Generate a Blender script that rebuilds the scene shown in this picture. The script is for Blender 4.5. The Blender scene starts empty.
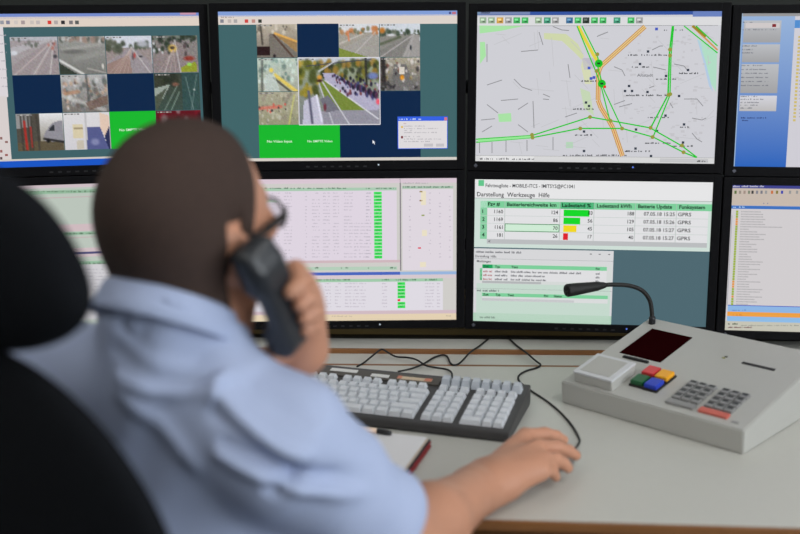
import bpy, bmesh, math, random
import numpy as np
from mathutils import Vector, Matrix, Euler

# ------------------------------------------------------------------ camera, world, light, exposure
scene = bpy.context.scene
COL = scene.collection
CAM_Z, PITCH, ROLL = 1.44, 0.2351, -0.0045
FPX = 50.0 / 36.0 * 800.0
camd = bpy.data.cameras.new('camera')
cam = bpy.data.objects.new('camera', camd)
COL.objects.link(cam)
camd.lens = 50.0
camd.sensor_width = 36.0
camd.clip_start = 0.02
CF = Vector((0, math.cos(PITCH), -math.sin(PITCH)))
_r = Vector((1, 0, 0)); _u = Vector((0, math.sin(PITCH), math.cos(PITCH)))
CX = math.cos(ROLL) * _r + math.sin(ROLL) * _u
CY = -math.sin(ROLL) * _r + math.cos(ROLL) * _u
CO = Vector((0, 0, CAM_Z))
M = Matrix.Identity(4)
for i in range(3):
    M[i][0], M[i][1], M[i][2], M[i][3] = CX[i], CY[i], -CF[i], CO[i]
cam.matrix_world = M
camd.dof.use_dof = True
camd.dof.focus_distance = 2.21
camd.dof.aperture_fstop = 2.2
scene.camera = cam

world = bpy.data.worlds.new('world')
scene.world = world
world.use_nodes = True
bg = world.node_tree.nodes['Background']
bg.inputs[0].default_value = (0.75, 0.86, 1.0, 1)
bg.inputs[1].default_value = 1.0

vs = scene.view_settings
vs.view_transform = 'Standard'
vs.look = 'None'
vs.gamma = 1.0
vs.use_curve_mapping = False
vs.exposure = 0.0


def area_light(name, loc, rot, sx, sy, power, color):
    d = bpy.data.lights.new(name, 'AREA')
    d.shape = 'RECTANGLE'
    d.size, d.size_y = sx, sy
    d.energy = power
    d.color = color
    o = bpy.data.objects.new(name, d)
    o.location = loc
    o.rotation_euler = rot
    COL.objects.link(o)
    return o


# daylight entering through the window in the right-hand wall
area_light('window_daylight', (2.72, -0.55, 1.75), (0, math.radians(90), 0), 1.5, 2.6, 72, (0.93, 0.97, 1.0))


# ------------------------------------------------------------------ helpers
def ray(px, py):
    return CF + CX * ((px - 400) / FPX) - CY * ((py - 267) / FPX)


def PD(px, py, depth):
    """pixel and depth along the camera axis -> world point"""
    return CO + ray(px, py) * depth


DESK_Z = 0.74


def PZ(px, py, z):
    """pixel on a horizontal plane"""
    d = ray(px, py)
    return CO + d * ((z - CO.z) / d.z)


def lin(c):
    return c / 12.92 if c <= 0.04045 else ((c + 0.055) / 1.055) ** 2.4


def L(r, g, b):
    return (lin(r / 255), lin(g / 255), lin(b / 255), 1)


def LA(a):
    a = np.asarray(a, dtype=np.float64) / 255.0
    return np.where(a <= 0.04045, a / 12.92, ((a + 0.055) / 1.055) ** 2.4)


def mat(name, col, rough=0.5, metal=0.0, noise=0.0, nscale=40, bump=0.0, bscale=200, spec=0.5, emit=None, estr=0):
    m = bpy.data.materials.new(name)
    m.use_nodes = True
    nt = m.node_tree
    b = nt.nodes['Principled BSDF']
    b.inputs['Base Color'].default_value = col
    b.inputs['Roughness'].default_value = rough
    b.inputs['Metallic'].default_value = metal
    b.inputs['Specular IOR Level'].default_value = spec
    tc = nt.nodes.new('ShaderNodeTexCoord')
    if noise:
        n = nt.nodes.new('ShaderNodeTexNoise')
        n.inputs['Scale'].default_value = nscale
        n.inputs['Detail'].default_value = 4
        nt.links.new(tc.outputs['Object'], n.inputs['Vector'])
        mx = nt.nodes.new('ShaderNodeMix')
        mx.data_type = 'RGBA'
        mx.inputs[6].default_value = tuple(c * (1 - noise) for c in col[:3]) + (1,)
        mx.inputs[7].default_value = tuple(min(1, c * (1 + noise)) for c in col[:3]) + (1,)
        nt.links.new(n.outputs['Fac'], mx.inputs[0])
        nt.links.new(mx.outputs[2], b.inputs['Base Color'])
    if bump:
        n2 = nt.nodes.new('ShaderNodeTexNoise')
        n2.inputs['Scale'].default_value = bscale
        n2.inputs['Detail'].default_value = 3
        nt.links.new(tc.outputs['Object'], n2.inputs['Vector'])
        bp = nt.nodes.new('ShaderNodeBump')
        bp.inputs['Strength'].default_value = bump
        bp.inputs['Distance'].default_value = 0.002
        nt.links.new(n2.outputs['Fac'], bp.inputs['Height'])
        nt.links.new(bp.outputs['Normal'], b.inputs['Normal'])
    if emit:
        b.inputs['Emission Color'].default_value = emit
        b.inputs['Emission Strength'].default_value = estr
    return m


def wood_mat(name, c1, c2, scale=6, rough=0.45):
    m = bpy.data.materials.new(name)
    m.use_nodes = True
    nt = m.node_tree
    b = nt.nodes['Principled BSDF']
    b.inputs['Roughness'].default_value = rough
    tc = nt.nodes.new('ShaderNodeTexCoord')
    mp = nt.nodes.new('ShaderNodeMapping')
    mp.inputs['Scale'].default_value = (1.0, 14, 14)
    nt.links.new(tc.outputs['Object'], mp.inputs[0])
    n = nt.nodes.new('ShaderNodeTexNoise')
    n.inputs['Scale'].default_value = scale
    n.inputs['Detail'].default_value = 5
    nt.links.new(mp.outputs[0], n.inputs['Vector'])
    mx = nt.nodes.new('ShaderNodeMix')
    mx.data_type = 'RGBA'
    mx.inputs[6].default_value = c1
    mx.inputs[7].default_value = c2
    nt.links.new(n.outputs['Fac'], mx.inputs[0])
    nt.links.new(mx.outputs[2], b.inputs['Base Color'])
    return m


MT = dict(
    laminate=mat('laminate', L(196, 196, 190), 0.42, noise=0.02, nscale=90),
    woodedge=wood_mat('wood_edge', L(120, 80, 44), L(146, 98, 56)),
    olive=wood_mat('olive_wood', L(120, 102, 60), L(146, 124, 76)),
    blackp=mat('black_plastic', L(24, 26, 32), 0.42, bump=0.05, bscale=900),
    bezel=mat('bezel_plastic', L(11, 11, 15), 0.55, spec=0.12),
    darkmetal=mat('dark_metal', L(40, 42, 46), 0.4, metal=0.6),
    wallp=mat('wall_paint', L(205, 205, 200), 0.8, noise=0.02, nscale=8),
    wallback=mat('wall_charcoal', L(58, 62, 60), 0.85, noise=0.05, nscale=6),
    ceilp=mat('ceiling_paint', L(235, 235, 232), 0.85, noise=0.01, nscale=8),
    carpet=mat('carpet', L(70, 74, 82), 0.95, noise=0.25, nscale=300, bump=0.3, bscale=500),
    kcase=mat('keyboard_case', L(62, 61, 62), 0.5, bump=0.05, bscale=800),
    kcase2=mat('keyboard_strip', L(74, 70, 62), 0.5),
    keycap=mat('keycap', L(214, 218, 224), 0.45),
    keycap2=mat('keycap_grey', L(196, 202, 210), 0.45),
    kprint=mat('key_print', L(60, 62, 66), 0.6),
    paper=mat('paper', L(228, 228, 232), 0.8),
    labelw=mat('label_white', L(222, 222, 220), 0.6),
    labelb=mat('label_beige', L(206, 186, 160), 0.6),
    labelr=mat('label_salmon', L(205, 130, 105), 0.6),
    console=mat('console_paint', L(182, 182, 178), 0.38, noise=0.012, nscale=400, bump=0.03, bscale=1200),
    consolel=mat('console_frame', L(208, 210, 214), 0.35),
    redglass=mat('display_red', L(34, 4, 6), 0.7, spec=0.0),
    slot=mat('slot_black', L(22, 22, 24), 0.5),
    keymetal=mat('key_grey', L(150, 150, 150), 0.35, metal=0.25),
    keydark=mat('key_dark', L(62, 64, 66), 0.35, metal=0.3),
    redbar=mat('key_red', L(205, 105, 92), 0.45),
    bred=mat('button_red', L(215, 62, 66), 0.3), byel=mat('button_yellow', L(245, 172, 28), 0.3),
    bgrn=mat('button_green', L(18, 92, 50), 0.3), bblu=mat('button_blue', L(32, 62, 190), 0.3),
    bframe=mat('button_surround', L(30, 26, 26), 0.4),
    rubber=mat('rubber', L(16, 16, 17), 0.6),
    foam=mat('foam', L(20, 20, 20), 0.9, bump=0.5, bscale=900),
    redcover=mat('red_cover', L(150, 20, 36), 0.45),
    blackcover=mat('black_cover', L(30, 32, 38), 0.5),
    pages=mat('page_edges', L(205, 190, 175), 0.8, noise=0.06, nscale=500),
    orange=mat('pen_barrel', L(238, 210, 185), 0.35),
    skin=mat('skin', L(194, 140, 113), 0.5, noise=0.09, nscale=38, bump=0.12, bscale=420),
    lip=mat('lip', L(170, 100, 90), 0.45),
    nail=mat('nail', L(225, 175, 155), 0.3),
    eyew=mat('eye_white', L(235, 232, 226), 0.2), iris=mat('iris', L(70, 90, 100), 0.2),
    hair=mat('hair', L(62, 45, 38), 0.8, noise=0.6, nscale=260, bump=0.9, bscale=650),
    shirt=mat('shirt_cotton', L(172, 185, 217), 0.85, noise=0.02, nscale=300, bump=0.12, bscale=1500, spec=0.2),
    button=mat('shirt_button', L(225, 228, 232), 0.3),
    trouser=mat('trouser_cloth', L(36, 40, 62), 0.9, noise=0.08, nscale=200, bump=0.1, bscale=900),
    leather=mat('shoe_leather', L(26, 24, 24), 0.4),
    chair=mat('chair_fabric', L(19, 21, 25), 0.9, noise=0.15, nscale=160, bump=0.25, bscale=900, spec=0.1),
    chairp=mat('chair_plastic', L(24, 25, 27), 0.45),
    chrome=mat('chrome', L(200, 200, 205), 0.2, metal=1.0),
    handset=mat('handset_plastic', L(44, 47, 52), 0.34),
    frame=mat('glasses_frame', L(26, 24, 24), 0.3),
    mouse=mat('mouse_plastic', L(104, 103, 100), 0.4),
    lamph=mat('lamp_housing', L(225, 225, 225), 0.5),
    lampd=mat('lamp_diffuser', L(240, 240, 240), 0.5, emit=(1, 0.96, 0.9, 1), estr=3),
    winf=mat('window_frame', L(230, 230, 230), 0.4),
    ledblue=mat('led_blue', L(40, 60, 160), 0.3, emit=L(110, 150, 255), estr=0.55),
    ledwhite=mat('led_white', L(150, 160, 170), 0.3, emit=L(200, 215, 230), estr=0.4),
    ledoff=mat('led_olive', L(150, 150, 90), 0.3), ledgrey=mat('led_grey', L(80, 84, 70), 0.3),
    emblem=mat('emblem', L(98, 100, 112), 0.35, metal=0.4),
    mark=mat('button_mark', L(30, 31, 36), 0.5),
)
_g = bpy.data.materials.new('clear_glass'); _g.use_nodes = True
_b = _g.node_tree.nodes['Principled BSDF']
_b.inputs['Transmission Weight'].default_value = 1.0; _b.inputs['Roughness'].default_value = 0.02
_b.inputs['IOR'].default_value = 1.05
MT['glass'] = _g
# one luminous material for all the screens: what the panel shows is stored as a colour attribute
_s = bpy.data.materials.new('screen_light'); _s.use_nodes = True
_b = _s.node_tree.nodes['Principled BSDF']
_b.inputs['Base Color'].default_value = (0.004, 0.004, 0.005, 1)
_b.inputs['Roughness'].default_value = 0.55
_b.inputs['Specular IOR Level'].default_value = 0.1
_a = _s.node_tree.nodes.new('ShaderNodeAttribute'); _a.attribute_name = 'Col'
_s.node_tree.links.new(_a.outputs['Color'], _b.inputs['Emission Color'])
_b.inputs['Emission Strength'].default_value = 1.0
MT['screen'] = _s


def link(o, parent=None):
    COL.objects.link(o)
    if parent is not None:
        o.parent = parent
    return o


def tag(o, label, cat, group=None):
    o['label'] = label
    o['category'] = cat
    if group:
        o['group'] = group
    return o


def thing(name, label, cat, loc=(0, 0, 0), rot=(0, 0, 0), group=None):
    o = bpy.data.objects.new(name, None)
    o.empty_display_size = 0.05
    o.location = loc
    o.rotation_euler = rot
    COL.objects.link(o)
    return tag(o, label, cat, group)


def from_bm(name, bm, m, parent=None, smooth=False):
    bmesh.ops.recalc_face_normals(bm, faces=bm.faces[:])
    me = bpy.data.meshes.new(name)
    bm.to_mesh(me)
    bm.free()
    return from_me(name, me, m, parent, smooth)


def from_me(name, me, m, parent=None, smooth=False):
    if isinstance(m, (list, tuple)):
        for k in m:
            me.materials.append(MT[k])
    else:
        me.materials.append(MT[m])
    if smooth:
        me.polygons.foreach_set('use_smooth', [True] * len(me.polygons))
    return link(bpy.data.objects.new(name, me), parent)


def add_box(bm, c, s, bev=0.0, rot=None, seg=2):
    r = bmesh.ops.create_cube(bm, size=1.0)
    vs_ = r['verts']
    bmesh.ops.scale(bm, vec=s, verts=vs_)
    if bev:
        es = list({e for v in vs_ for e in v.link_edges})
        rr = bmesh.ops.bevel(bm, geom=es, offset=bev, segments=seg, affect='EDGES', profile=0.6)
        vs_ = list({v for f in rr['faces'] for v in f.verts} | {v for v in vs_ if v.is_valid})
        # gather the whole island
        seen = set(vs_); stack = list(vs_)
        while stack:
            v = stack.pop()
            for e in v.link_edges:
                w = e.other_vert(v)
                if w not in seen:
                    seen.add(w); stack.append(w)
        vs_ = list(seen)
    if rot is not None:
        bmesh.ops.rotate(bm, cent=(0, 0, 0), matrix=rot, verts=vs_)
    bmesh.ops.translate(bm, vec=c, verts=vs_)
    return vs_


def box(name, c, s, m, parent=None, bev=0.0, rot=None, seg=2, smooth=False):
    bm = bmesh.new()
    add_box(bm, c, s, bev, rot, seg)
    return from_bm(name, bm, m, parent, smooth)


def add_tube(bm, pts, rad, n=10, cap=True):
    pts = [Vector(p) for p in pts]
    if not isinstance(rad, (list, tuple)):
        rad = [rad] * len(pts)
    rings = []
    up = Vector((0, 0, 1))
    prev = None
    for i, p in enumerate(pts):
        t = (pts[min(i + 1, len(pts) - 1)] - pts[max(i - 1, 0)]).normalized()
        if prev is None:
            a = t.cross(up)
            if a.length < 1e-3:
                a = t.cross(Vector((1, 0, 0)))
        else:
            a = prev - t * prev.dot(t)
        a.normalize()
        prev = a
        b = t.cross(a)
        rings.append([bm.verts.new(p + (a * math.cos(2 * math.pi * k / n) + b * math.sin(2 * math.pi * k / n)) * rad[i]) for k in range(n)])
    for i in range(len(rings) - 1):
        for k in range(n):
            bm.faces.new((rings[i][k], rings[i][(k + 1) % n], rings[i + 1][(k + 1) % n], rings[i + 1][k]))
    if cap:
        bm.faces.new(rings[0][::-1])
        bm.faces.new(rings[-1])


def tube(name, pts, rad, m, parent=None, n=10, smooth=True):
    bm = bmesh.new()
    add_tube(bm, pts, rad, n)
    return from_bm(name, bm, m, parent, smooth)


def spline(pts, k=8):
    """Catmull-Rom through pts"""
    P = [Vector(p) for p in pts]
    P = [P[0] * 2 - P[1]] + P + [P[-1] * 2 - P[-2]]
    out = []
    for i in range(1, len(P) - 2):
        for j in range(k):
            t = j / k
            a, b, c, d = P[i - 1], P[i], P[i + 1], P[i + 2]
            out.append(0.5 * ((2 * b) + (c - a) * t + (2 * a - 5 * b + 4 * c - d) * t * t + (3 * b - a - 3 * c + d) * t ** 3))
    out.append(P[-2])
    return out


def prism(name, poly, axis_len, m, parent=None, bev=0.0, axis='X'):
    """closed polygon of (a,b) extruded; axis X: (y,z) profile, axis Z: (x,y) profile"""
    bm = bmesh.new()
    A = []
    B = []
    for a, b in poly:
        if axis == 'X':
            A.append(bm.verts.new((-axis_len / 2, a, b))); B.append(bm.verts.new((axis_len / 2, a, b)))
        else:
            A.append(bm.verts.new((a, b, axis_len[0]))); B.append(bm.verts.new((a, b, axis_len[1])))
    n = len(poly)
    bm.faces.new(A); bm.faces.new(B[::-1])
    for i in range(n):
        bm.faces.new((A[i], B[i], B[(i + 1) % n], A[(i + 1) % n]))
    bmesh.ops.recalc_face_normals(bm, faces=bm.faces[:])
    if bev:
        bmesh.ops.bevel(bm, geom=bm.edges[:], offset=bev, segments=2, affect='EDGES')
    return from_bm(name, bm, m, parent)


def structure(o):
    o['kind'] = 'structure'
    return o


# ------------------------------------------------------------------ the room
structure(box('floor', (0, 0.35, -0.05), (6, 6.0, 0.1), 'carpet'))
structure(box('ceiling', (0, 0.35, 2.85), (6, 6.0, 0.1), 'ceilp'))
structure(box('wall_back', (0, 3.4, 1.4), (6, 0.1, 2.8), 'wallback'))
structure(box('wall_left', (-3.05, 0.35, 1.4), (0.1, 6.0, 2.8), 'wallp'))
structure(box('wall_front', (0, -2.7, 1.4), (6, 0.1, 2.8), 'wallp'))
bm = bmesh.new()
# right wall around the window opening: y -2.0..0.9, z 0.95..2.55
add_box(bm, (2.9, -2.325, 1.4), (0.1, 0.65, 2.8)); add_box(bm, (2.9, 2.125, 1.4), (0.1, 2.45, 2.8))
add_box(bm, (2.9, -0.55, 0.475), (0.1, 2.9, 0.95)); add_box(bm, (2.9, -0.55, 2.675), (0.1, 2.9, 0.25))
structure(from_bm('wall_right', bm, 'wallp'))
bm = bmesh.new()
for y in (-1.97, -0.55, 0.87):
    add_box(bm, (2.9, y, 1.75), (0.07, 0.06, 1.6), 0.006)
for z in (0.98, 2.52):
    add_box(bm, (2.9, -0.55, z), (0.07, 2.9, 0.06), 0.006)
win = structure(from_bm('window_1', bm, 'winf'))
for y in (-1.26, 0.16):
    box('pane', (2.9, y, 1.75), (0.006, 1.36, 1.48), 'glass', win)
box('window_sill', (2.78, -0.55, 0.94), (0.2, 3.0, 0.03), 'winf', win, 0.005)
bm = bmesh.new(); add_box(bm, (0, 3.343, 0.05), (6, 0.014, 0.1), 0.003)
structure(from_bm('baseboard_back', bm, 'wallp'))

# ceiling luminaires (each carries its own light)
for i, (x, y) in enumerate(((-1.2, -1.3), (1.2, -1.3), (-1.2, 0.9), (1.2, 0.9))):
    where = ['behind and left of the photographer', 'behind and right of the photographer', 'above the left end of the desk', 'above the right end of the desk'][i]
    lp = thing('ceiling_light', 'flat white ceiling light panel ' + where, 'light', (x, y, 2.8), group='ceiling light panels')
    bm = bmesh.new()
    for sx_ in (-1, 1):
        add_box(bm, (sx_ * 0.29, 0, -0.02), (0.02, 1.2, 0.04), 0.003)
        add_box(bm, (0, sx_ * 0.59, -0.02), (0.56, 0.02, 0.04), 0.003)
    from_bm('frame', bm, 'lamph', lp)
    box('diffuser', (0, 0, -0.02), (0.559, 1.159, 0.01), 'lampd', lp)
    al = area_light('panel_light', (0, 0, -0.03), (0, 0, 0), 0.54, 1.14, 4.2, (1.0, 0.96, 0.9))
    al.parent = lp

# ------------------------------------------------------------------ desk
DYAW = math.radians(-2.2)
desk = thing('control_desk', 'long pale grey control desk with brown wooden edges', 'desk', (0.1, 2.09, 0), (0, 0, DYAW))
# local frame: x along the desk, y away from the operator; 0 is the joint behind the keyboard
front_pts = [(-1.75, -0.60), (-0.9, -0.64), (0.0, -0.668), (0.5, -0.685), (1.0, -0.70), (1.55, -0.70)]
poly = front_pts + [(1.55, -0.006), (-1.75, -0.006)]
prism('worktop', poly, (DESK_Z - 0.016, DESK_Z), 'laminate', desk, 0.0015, axis='Z')
poly = [(x, y - 0.008) for x, y in front_pts] + [(x, y + 0.0005) for x, y in front_pts[::-1]]
prism('edge_band', poly, (DESK_Z - 0.0135, DESK_Z - 0.0008), 'woodedge', desk, 0.001, axis='Z')
box('edge_band', (-0.1, -0.0010, DESK_Z - 0.0115), (3.3, 0.0095, 0.022), 'woodedge', desk)
box('middle_board', (-0.1, 0.037, DESK_Z - 0.017), (3.3, 0.070, 0.032), 'laminate', desk, 0.001)
ledge = thing('desk_ledge', 'raised pale rear ledge of the desk with a brown edge below the monitors', 'shelf', (0.1, 2.09, 0), (0, 0, DYAW))
box('edge_band', (-0.1, 0.076, DESK_Z - 0.005), (3.3, 0.0075, 0.026), 'woodedge', ledge, 0.001)
box('rear_board', (-0.1, 0.115, DESK_Z - 0.009), (3.3, 0.070, 0.033), 'laminate', ledge, 0.001)
box('cable_duct', (-0.1, 0.186, DESK_Z - 0.03), (3.3, 0.070, 0.05), 'blackp', ledge, 0.002)
box('rear_shelf', (-0.1, 0.395, DESK_Z - 0.0075), (3.3, 0.345, 0.03), 'olive', ledge, 0.002)
for x in (-1.7, -0.1, 1.48):
    box('ledge_panel', (x, 0.42, 0.3585), (0.03, 0.28, 0.717), 'woodedge', ledge, 0.002)
for x in (-1.7, 1.48):
    box('side_panel', (x, -0.28, 0.3615), (0.03, 0.52, 0.723), 'woodedge', desk, 0.002)
box('modesty_panel', (-0.1, 0.05, 0.42), (3.2, 0.02, 0.57), 'woodedge', desk)

# ------------------------------------------------------------------ what the screens show
FONT_CACHE = {}


def text_mesh(s, bold):
    key = (s, bold)
    if key not in FONT_CACHE:
        cu = bpy.data.curves.new('lettering', 'FONT')
        cu.body = s
        cu.resolution_u = 2
        cu.offset = 0.03 if bold else 0.012
        ob = bpy.data.objects.new('lettering', cu)
        COL.objects.link(ob)
        bpy.context.view_layer.update()
        dg = bpy.context.evaluated_depsgraph_get()
        me = ob.evaluated_get(dg).to_mesh()
        v = np.array([tuple(x.co)[:2] for x in me.vertices]) if len(me.vertices) else np.zeros((0, 2))
        f = [tuple(p.vertices) for p in me.polygons]
        ob.evaluated_get(dg).to_mesh_clear()
        bpy.data.objects.remove(ob)
        bpy.data.curves.remove(cu)
        FONT_CACHE[key] = (v, f)
    return FONT_CACHE[key]


SW, SH = 0.474, 0.296
TILT, ROWP = 0.0603, 0.3327
COLS = {1: (-0.6296, 2.2146, 0.1887, -0.1688), 2: (-0.1209, 2.2523, 0.0179, -0.1670),
        3: (0.3908, 2.2308, -0.1133, -0.1699), 4: (0.8983, 2.1707, -0.1115, -0.1743)}


def monitor_matrix(c, row):
    cx, cy, yaw, cz = COLS[c]
    xd = Vector((math.cos(yaw), math.sin(yaw), 0))
    n = Vector((math.sin(yaw), -math.cos(yaw), 0))
    up = Vector((0, 0, 1)) * math.cos(TILT) - n * math.sin(TILT)
    yd = up.cross(xd)          # away from the viewer
    o = Vector((cx, cy, cz + CAM_Z)) - up * (row * ROWP)
    mt = Matrix.Identity(4)
    for i in range(3):
        mt[i][0], mt[i][1], mt[i][2], mt[i][3] = xd[i], yd[i], up[i], o[i]
    return mt


class Draw:
    """flat coloured figures on a screen, in metres of the panel (x right, z up), given in photo pixels"""

    def __init__(self, c, row):
        self.m = monitor_matrix(c, row)
        self.inv = self.m.inverted()
        self.o = self.inv @ CO
        self.layer = 0
        self.reset()

    def reset(self):
        self.V, self.F, self.C = [], [], []

    def xy(self, px, py):
        d = self.inv.to_3x3() @ ray(px, py)
        s = -self.o.y / d.y
        p = self.o + d * s
        return p.x, p.z

    def up(self):
        self.layer += 1

    def y(self):
        return -0.0002 - 0.00006 * self.layer

    def poly(self, pts, col):
        b = len(self.V)
        for x, z in pts:
            self.V.append((x, self.y(), z)); self.C.append(col)
        self.F.append(tuple(range(b, b + len(pts))))

    def rect_l(self, x0, z0, x1, z1, col, col2=None):
        """local metres, z0 top, z1 bottom; col2 = lower colour of a display gradient"""
        x0 = max(-SW / 2, min(SW / 2, x0)); x1 = max(-SW / 2, min(SW / 2, x1))
        z0 = max(-SH / 2, min(SH / 2, z0)); z1 = max(-SH / 2, min(SH / 2, z1))
        b = len(self.V)
        self.V += [(x0, self.y(), z0), (x1, self.y(), z0), (x1, self.y(), z1), (x0, self.y(), z1)]
        c2 = col if col2 is None else col2
        self.C += [col, col, c2, c2]
        self.F.append((b, b + 1, b + 2, b + 3))

    def rect(self, x0, y0, x1, y1, col, col2=None):
        a = self.xy(x0, y0); c = self.xy(x1, y1)
        self.rect_l(a[0], a[1], c[0], c[1], col, col2)

    def quad(self, pts, col):
        self.poly([self.xy(*p) for p in pts], col)

    def line(self, pts, w, col, local=False):
        """polyline, w in photo pixels"""
        P = [Vector(p if local else self.xy(*p)) for p in pts]
        w = w * 0.00198 / 2
        for a, b in zip(P[:-1], P[1:]):
            t = (b - a)
            if t.length < 1e-6:
                continue
            t.normalize()
            n = Vector((-t.y, t.x)) * w
            self.poly([tuple(a + n), tuple(b + n), tuple(b - n), tuple(a - n)], col)

    def disc(self, px, py, r, col, n=10):
        c = self.xy(px, py)
        self.poly([(c[0] + r * 0.00198 * math.cos(2 * math.pi * k / n), c[1] + r * 0.00198 * math.sin(2 * math.pi * k / n)) for k in range(n)], col)

    def text(self, s, x0, y0, x1, hpx, col, bold=False):
        """text from pixel x0 to x1 on baseline y0, capital height hpx"""
        v, f = text_mesh(s, bold)
        if not len(v):
            return
        a = self.xy(x0, y0); b = self.xy(x1, y0)
        w = max(v[:, 0].max() - v[:, 0].min(), 1e-4)
        sx = (b[0] - a[0]) / w
        sz = hpx * 0.00198 / 0.69
        base = len(self.V)
        for x, z in v:
            self.V.append((a[0] + (x - v[:, 0].min()) * sx, self.y(), a[1] + z * sz)); self.C.append(col)
        for p in f:
            self.F.append(tuple(base + i for i in p))

    def greek(self, x0, x1, y, h, col, seed=0, dens=0.8, letters=True):
        """a line of writing too small to read, as word-like marks; px"""
        rnd = random.Random(seed)
        x = x0
        while x < x1 - 0.5:
            wl = rnd.uniform(2.5, 9)
            e = min(x1, x + wl)
            if letters:
                q = x
                while q < e:
                    lw = rnd.uniform(0.5, 1.0)
                    hh = h * rnd.choice((0.7, 0.7, 1.0))
                    if rnd.random() < dens:
                        self.rect(q, y - hh, min(e, q + lw), y, col)
                    q += lw + rnd.uniform(0.2, 0.45)
            else:
                self.rect(x, y - h, e, y, col)
            x = e + rnd.uniform(0.9, 1.8)

    def image(self, x0, y0, x1, y1, arr, local=False):
        """raster canvas (ny,nx,3 sRGB) as a grid of coloured vertices"""
        if local:
            a, c = (x0, y0), (x1, y1)
        else:
            a = self.xy(x0, y0); c = self.xy(x1, y1)
        ny, nx = arr.shape[:2]
        col = LA(np.clip(arr, 0, 255))
        b = len(self.V)
        for j in range(ny):
            for i in range(nx):
                self.V.append((a[0] + (c[0] - a[0]) * i / (nx - 1), self.y(), a[1] + (c[1] - a[1]) * j / (ny - 1)))
                self.C.append((col[j, i, 0], col[j, i, 1], col[j, i, 2], 1))
        for j in range(ny - 1):
            for i in range(nx - 1):
                k = b + j * nx + i
                self.F.append((k, k + 1, k + nx + 1, k + nx))

    def build(self, name, parent):
        me = bpy.data.meshes.new(name)
        me.from_pydata(self.V, [], self.F)
        at = me.color_attributes.new('Col', 'FLOAT_COLOR', 'POINT')
        at.data.foreach_set('color', np.array(self.C, dtype=np.float32)[:, :4].ravel())
        self.reset()
        return from_me(name, me, 'screen', parent)


# ---- little raster canvases for the camera pictures
class Canvas:
    def __init__(self, nx, ny, top, bottom, seed=0):
        self.nx, self.ny = nx, ny
        self.rng = np.random.RandomState(seed)
        t = np.linspace(0, 1, ny)[:, None, None]
        self.a = np.repeat(np.array(top)[None, None, :] * (1 - t) + np.array(bottom)[None, None, :] * t, nx, 1).astype(float)
        self.X, self.Y = np.meshgrid(np.linspace(0, 1, nx), np.linspace(0, 1, ny))

    def poly(self, pts, col, al=1.0):
        ins = np.zeros(self.X.shape, bool)
        n = len(pts)
        for i in range(n):
            x0, y0 = pts[i]; x1, y1 = pts[(i + 1) % n]
            if y0 == y1:
                continue
            cond = (self.Y >= min(y0, y1)) & (self.Y < max(y0, y1))
            xi = x0 + (self.Y - y0) * (x1 - x0) / (y1 - y0)
            ins ^= cond & (self.X < xi)
        self.a[ins] = self.a[ins] * (1 - al) + np.array(col) * al
        return self

    def line(self, p, q, w, col, al=1.0):
        p = np.array(p, float); q = np.array(q, float); d = q - p
        t = np.clip(((self.X - p[0]) * d[0] + (self.Y - p[1]) * d[1]) / max(d @ d, 1e-9), 0, 1)
        dist = np.hypot(self.X - p[0] - t * d[0], self.Y - p[1] - t * d[1])
        m = (np.clip(1.5 - dist / w, 0, 1) * al)[..., None]
        self.a = self.a * (1 - m) + np.array(col) * m
        return self

    def blob(self, cx, cy, rx, ry, col, al=1.0):
        m = (np.clip(1.8 - 1.8 * np.hypot((self.X - cx) / rx, (self.Y - cy) / ry), 0, 1) * al)[..., None]
        self.a = self.a * (1 - m) + np.array(col) * m
        return self

    def scatter(self, n, x0, x1, y0, y1, r, cols, al=0.9):
        for _ in range(n):
            c = cols[self.rng.randint(len(cols))]
            s = r * self.rng.uniform(0.5, 1.3)
            self.blob(self.rng.uniform(x0, x1), self.rng.uniform(y0, y1), s * 0.7, s * 1.2, c, al)
        return self

    def noise(self, amp, y0=0.0, y1=1.0):
        amp = amp * 0.55
        n = self.rng.normal(0, amp, (self.ny, self.nx, 1)) + self.rng.normal(0, amp * 0.4, (self.ny, self.nx, 3))
        m = ((self.Y >= y0) & (self.Y <= y1))[..., None]
        self.a = np.clip(self.a + n * m, 0, 255)
        return self


def cv_road(seed, vx, hy, sky, road, side, kerb=True, trees=None, green=None, lines=((0.1,), (0.9,))):
    c = Canvas(46, 38, sky, [s * 0.94 for s in sky], seed)
    c.poly([(0, hy), (1, hy), (1, 1.01), (0, 1.01)], side)
    c.poly([(vx - 0.04, hy), (vx + 0.05, hy), (1.25, 1.01), (-0.35, 1.01)], road)
    if trees:
        c.scatter(26, 0, 1, hy - 0.12, hy + 0.03, 0.075, trees, 0.85)
    if green:
        c.poly(green, (120, 140, 50))
    for (b,) in lines:
        c.line((vx, hy), (b, 1.0), 0.014, (196, 190, 190), 0.75)
    return c.noise(7)


# ------------------------------------------------------------------ monitors
RND = random.Random(5)


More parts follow.
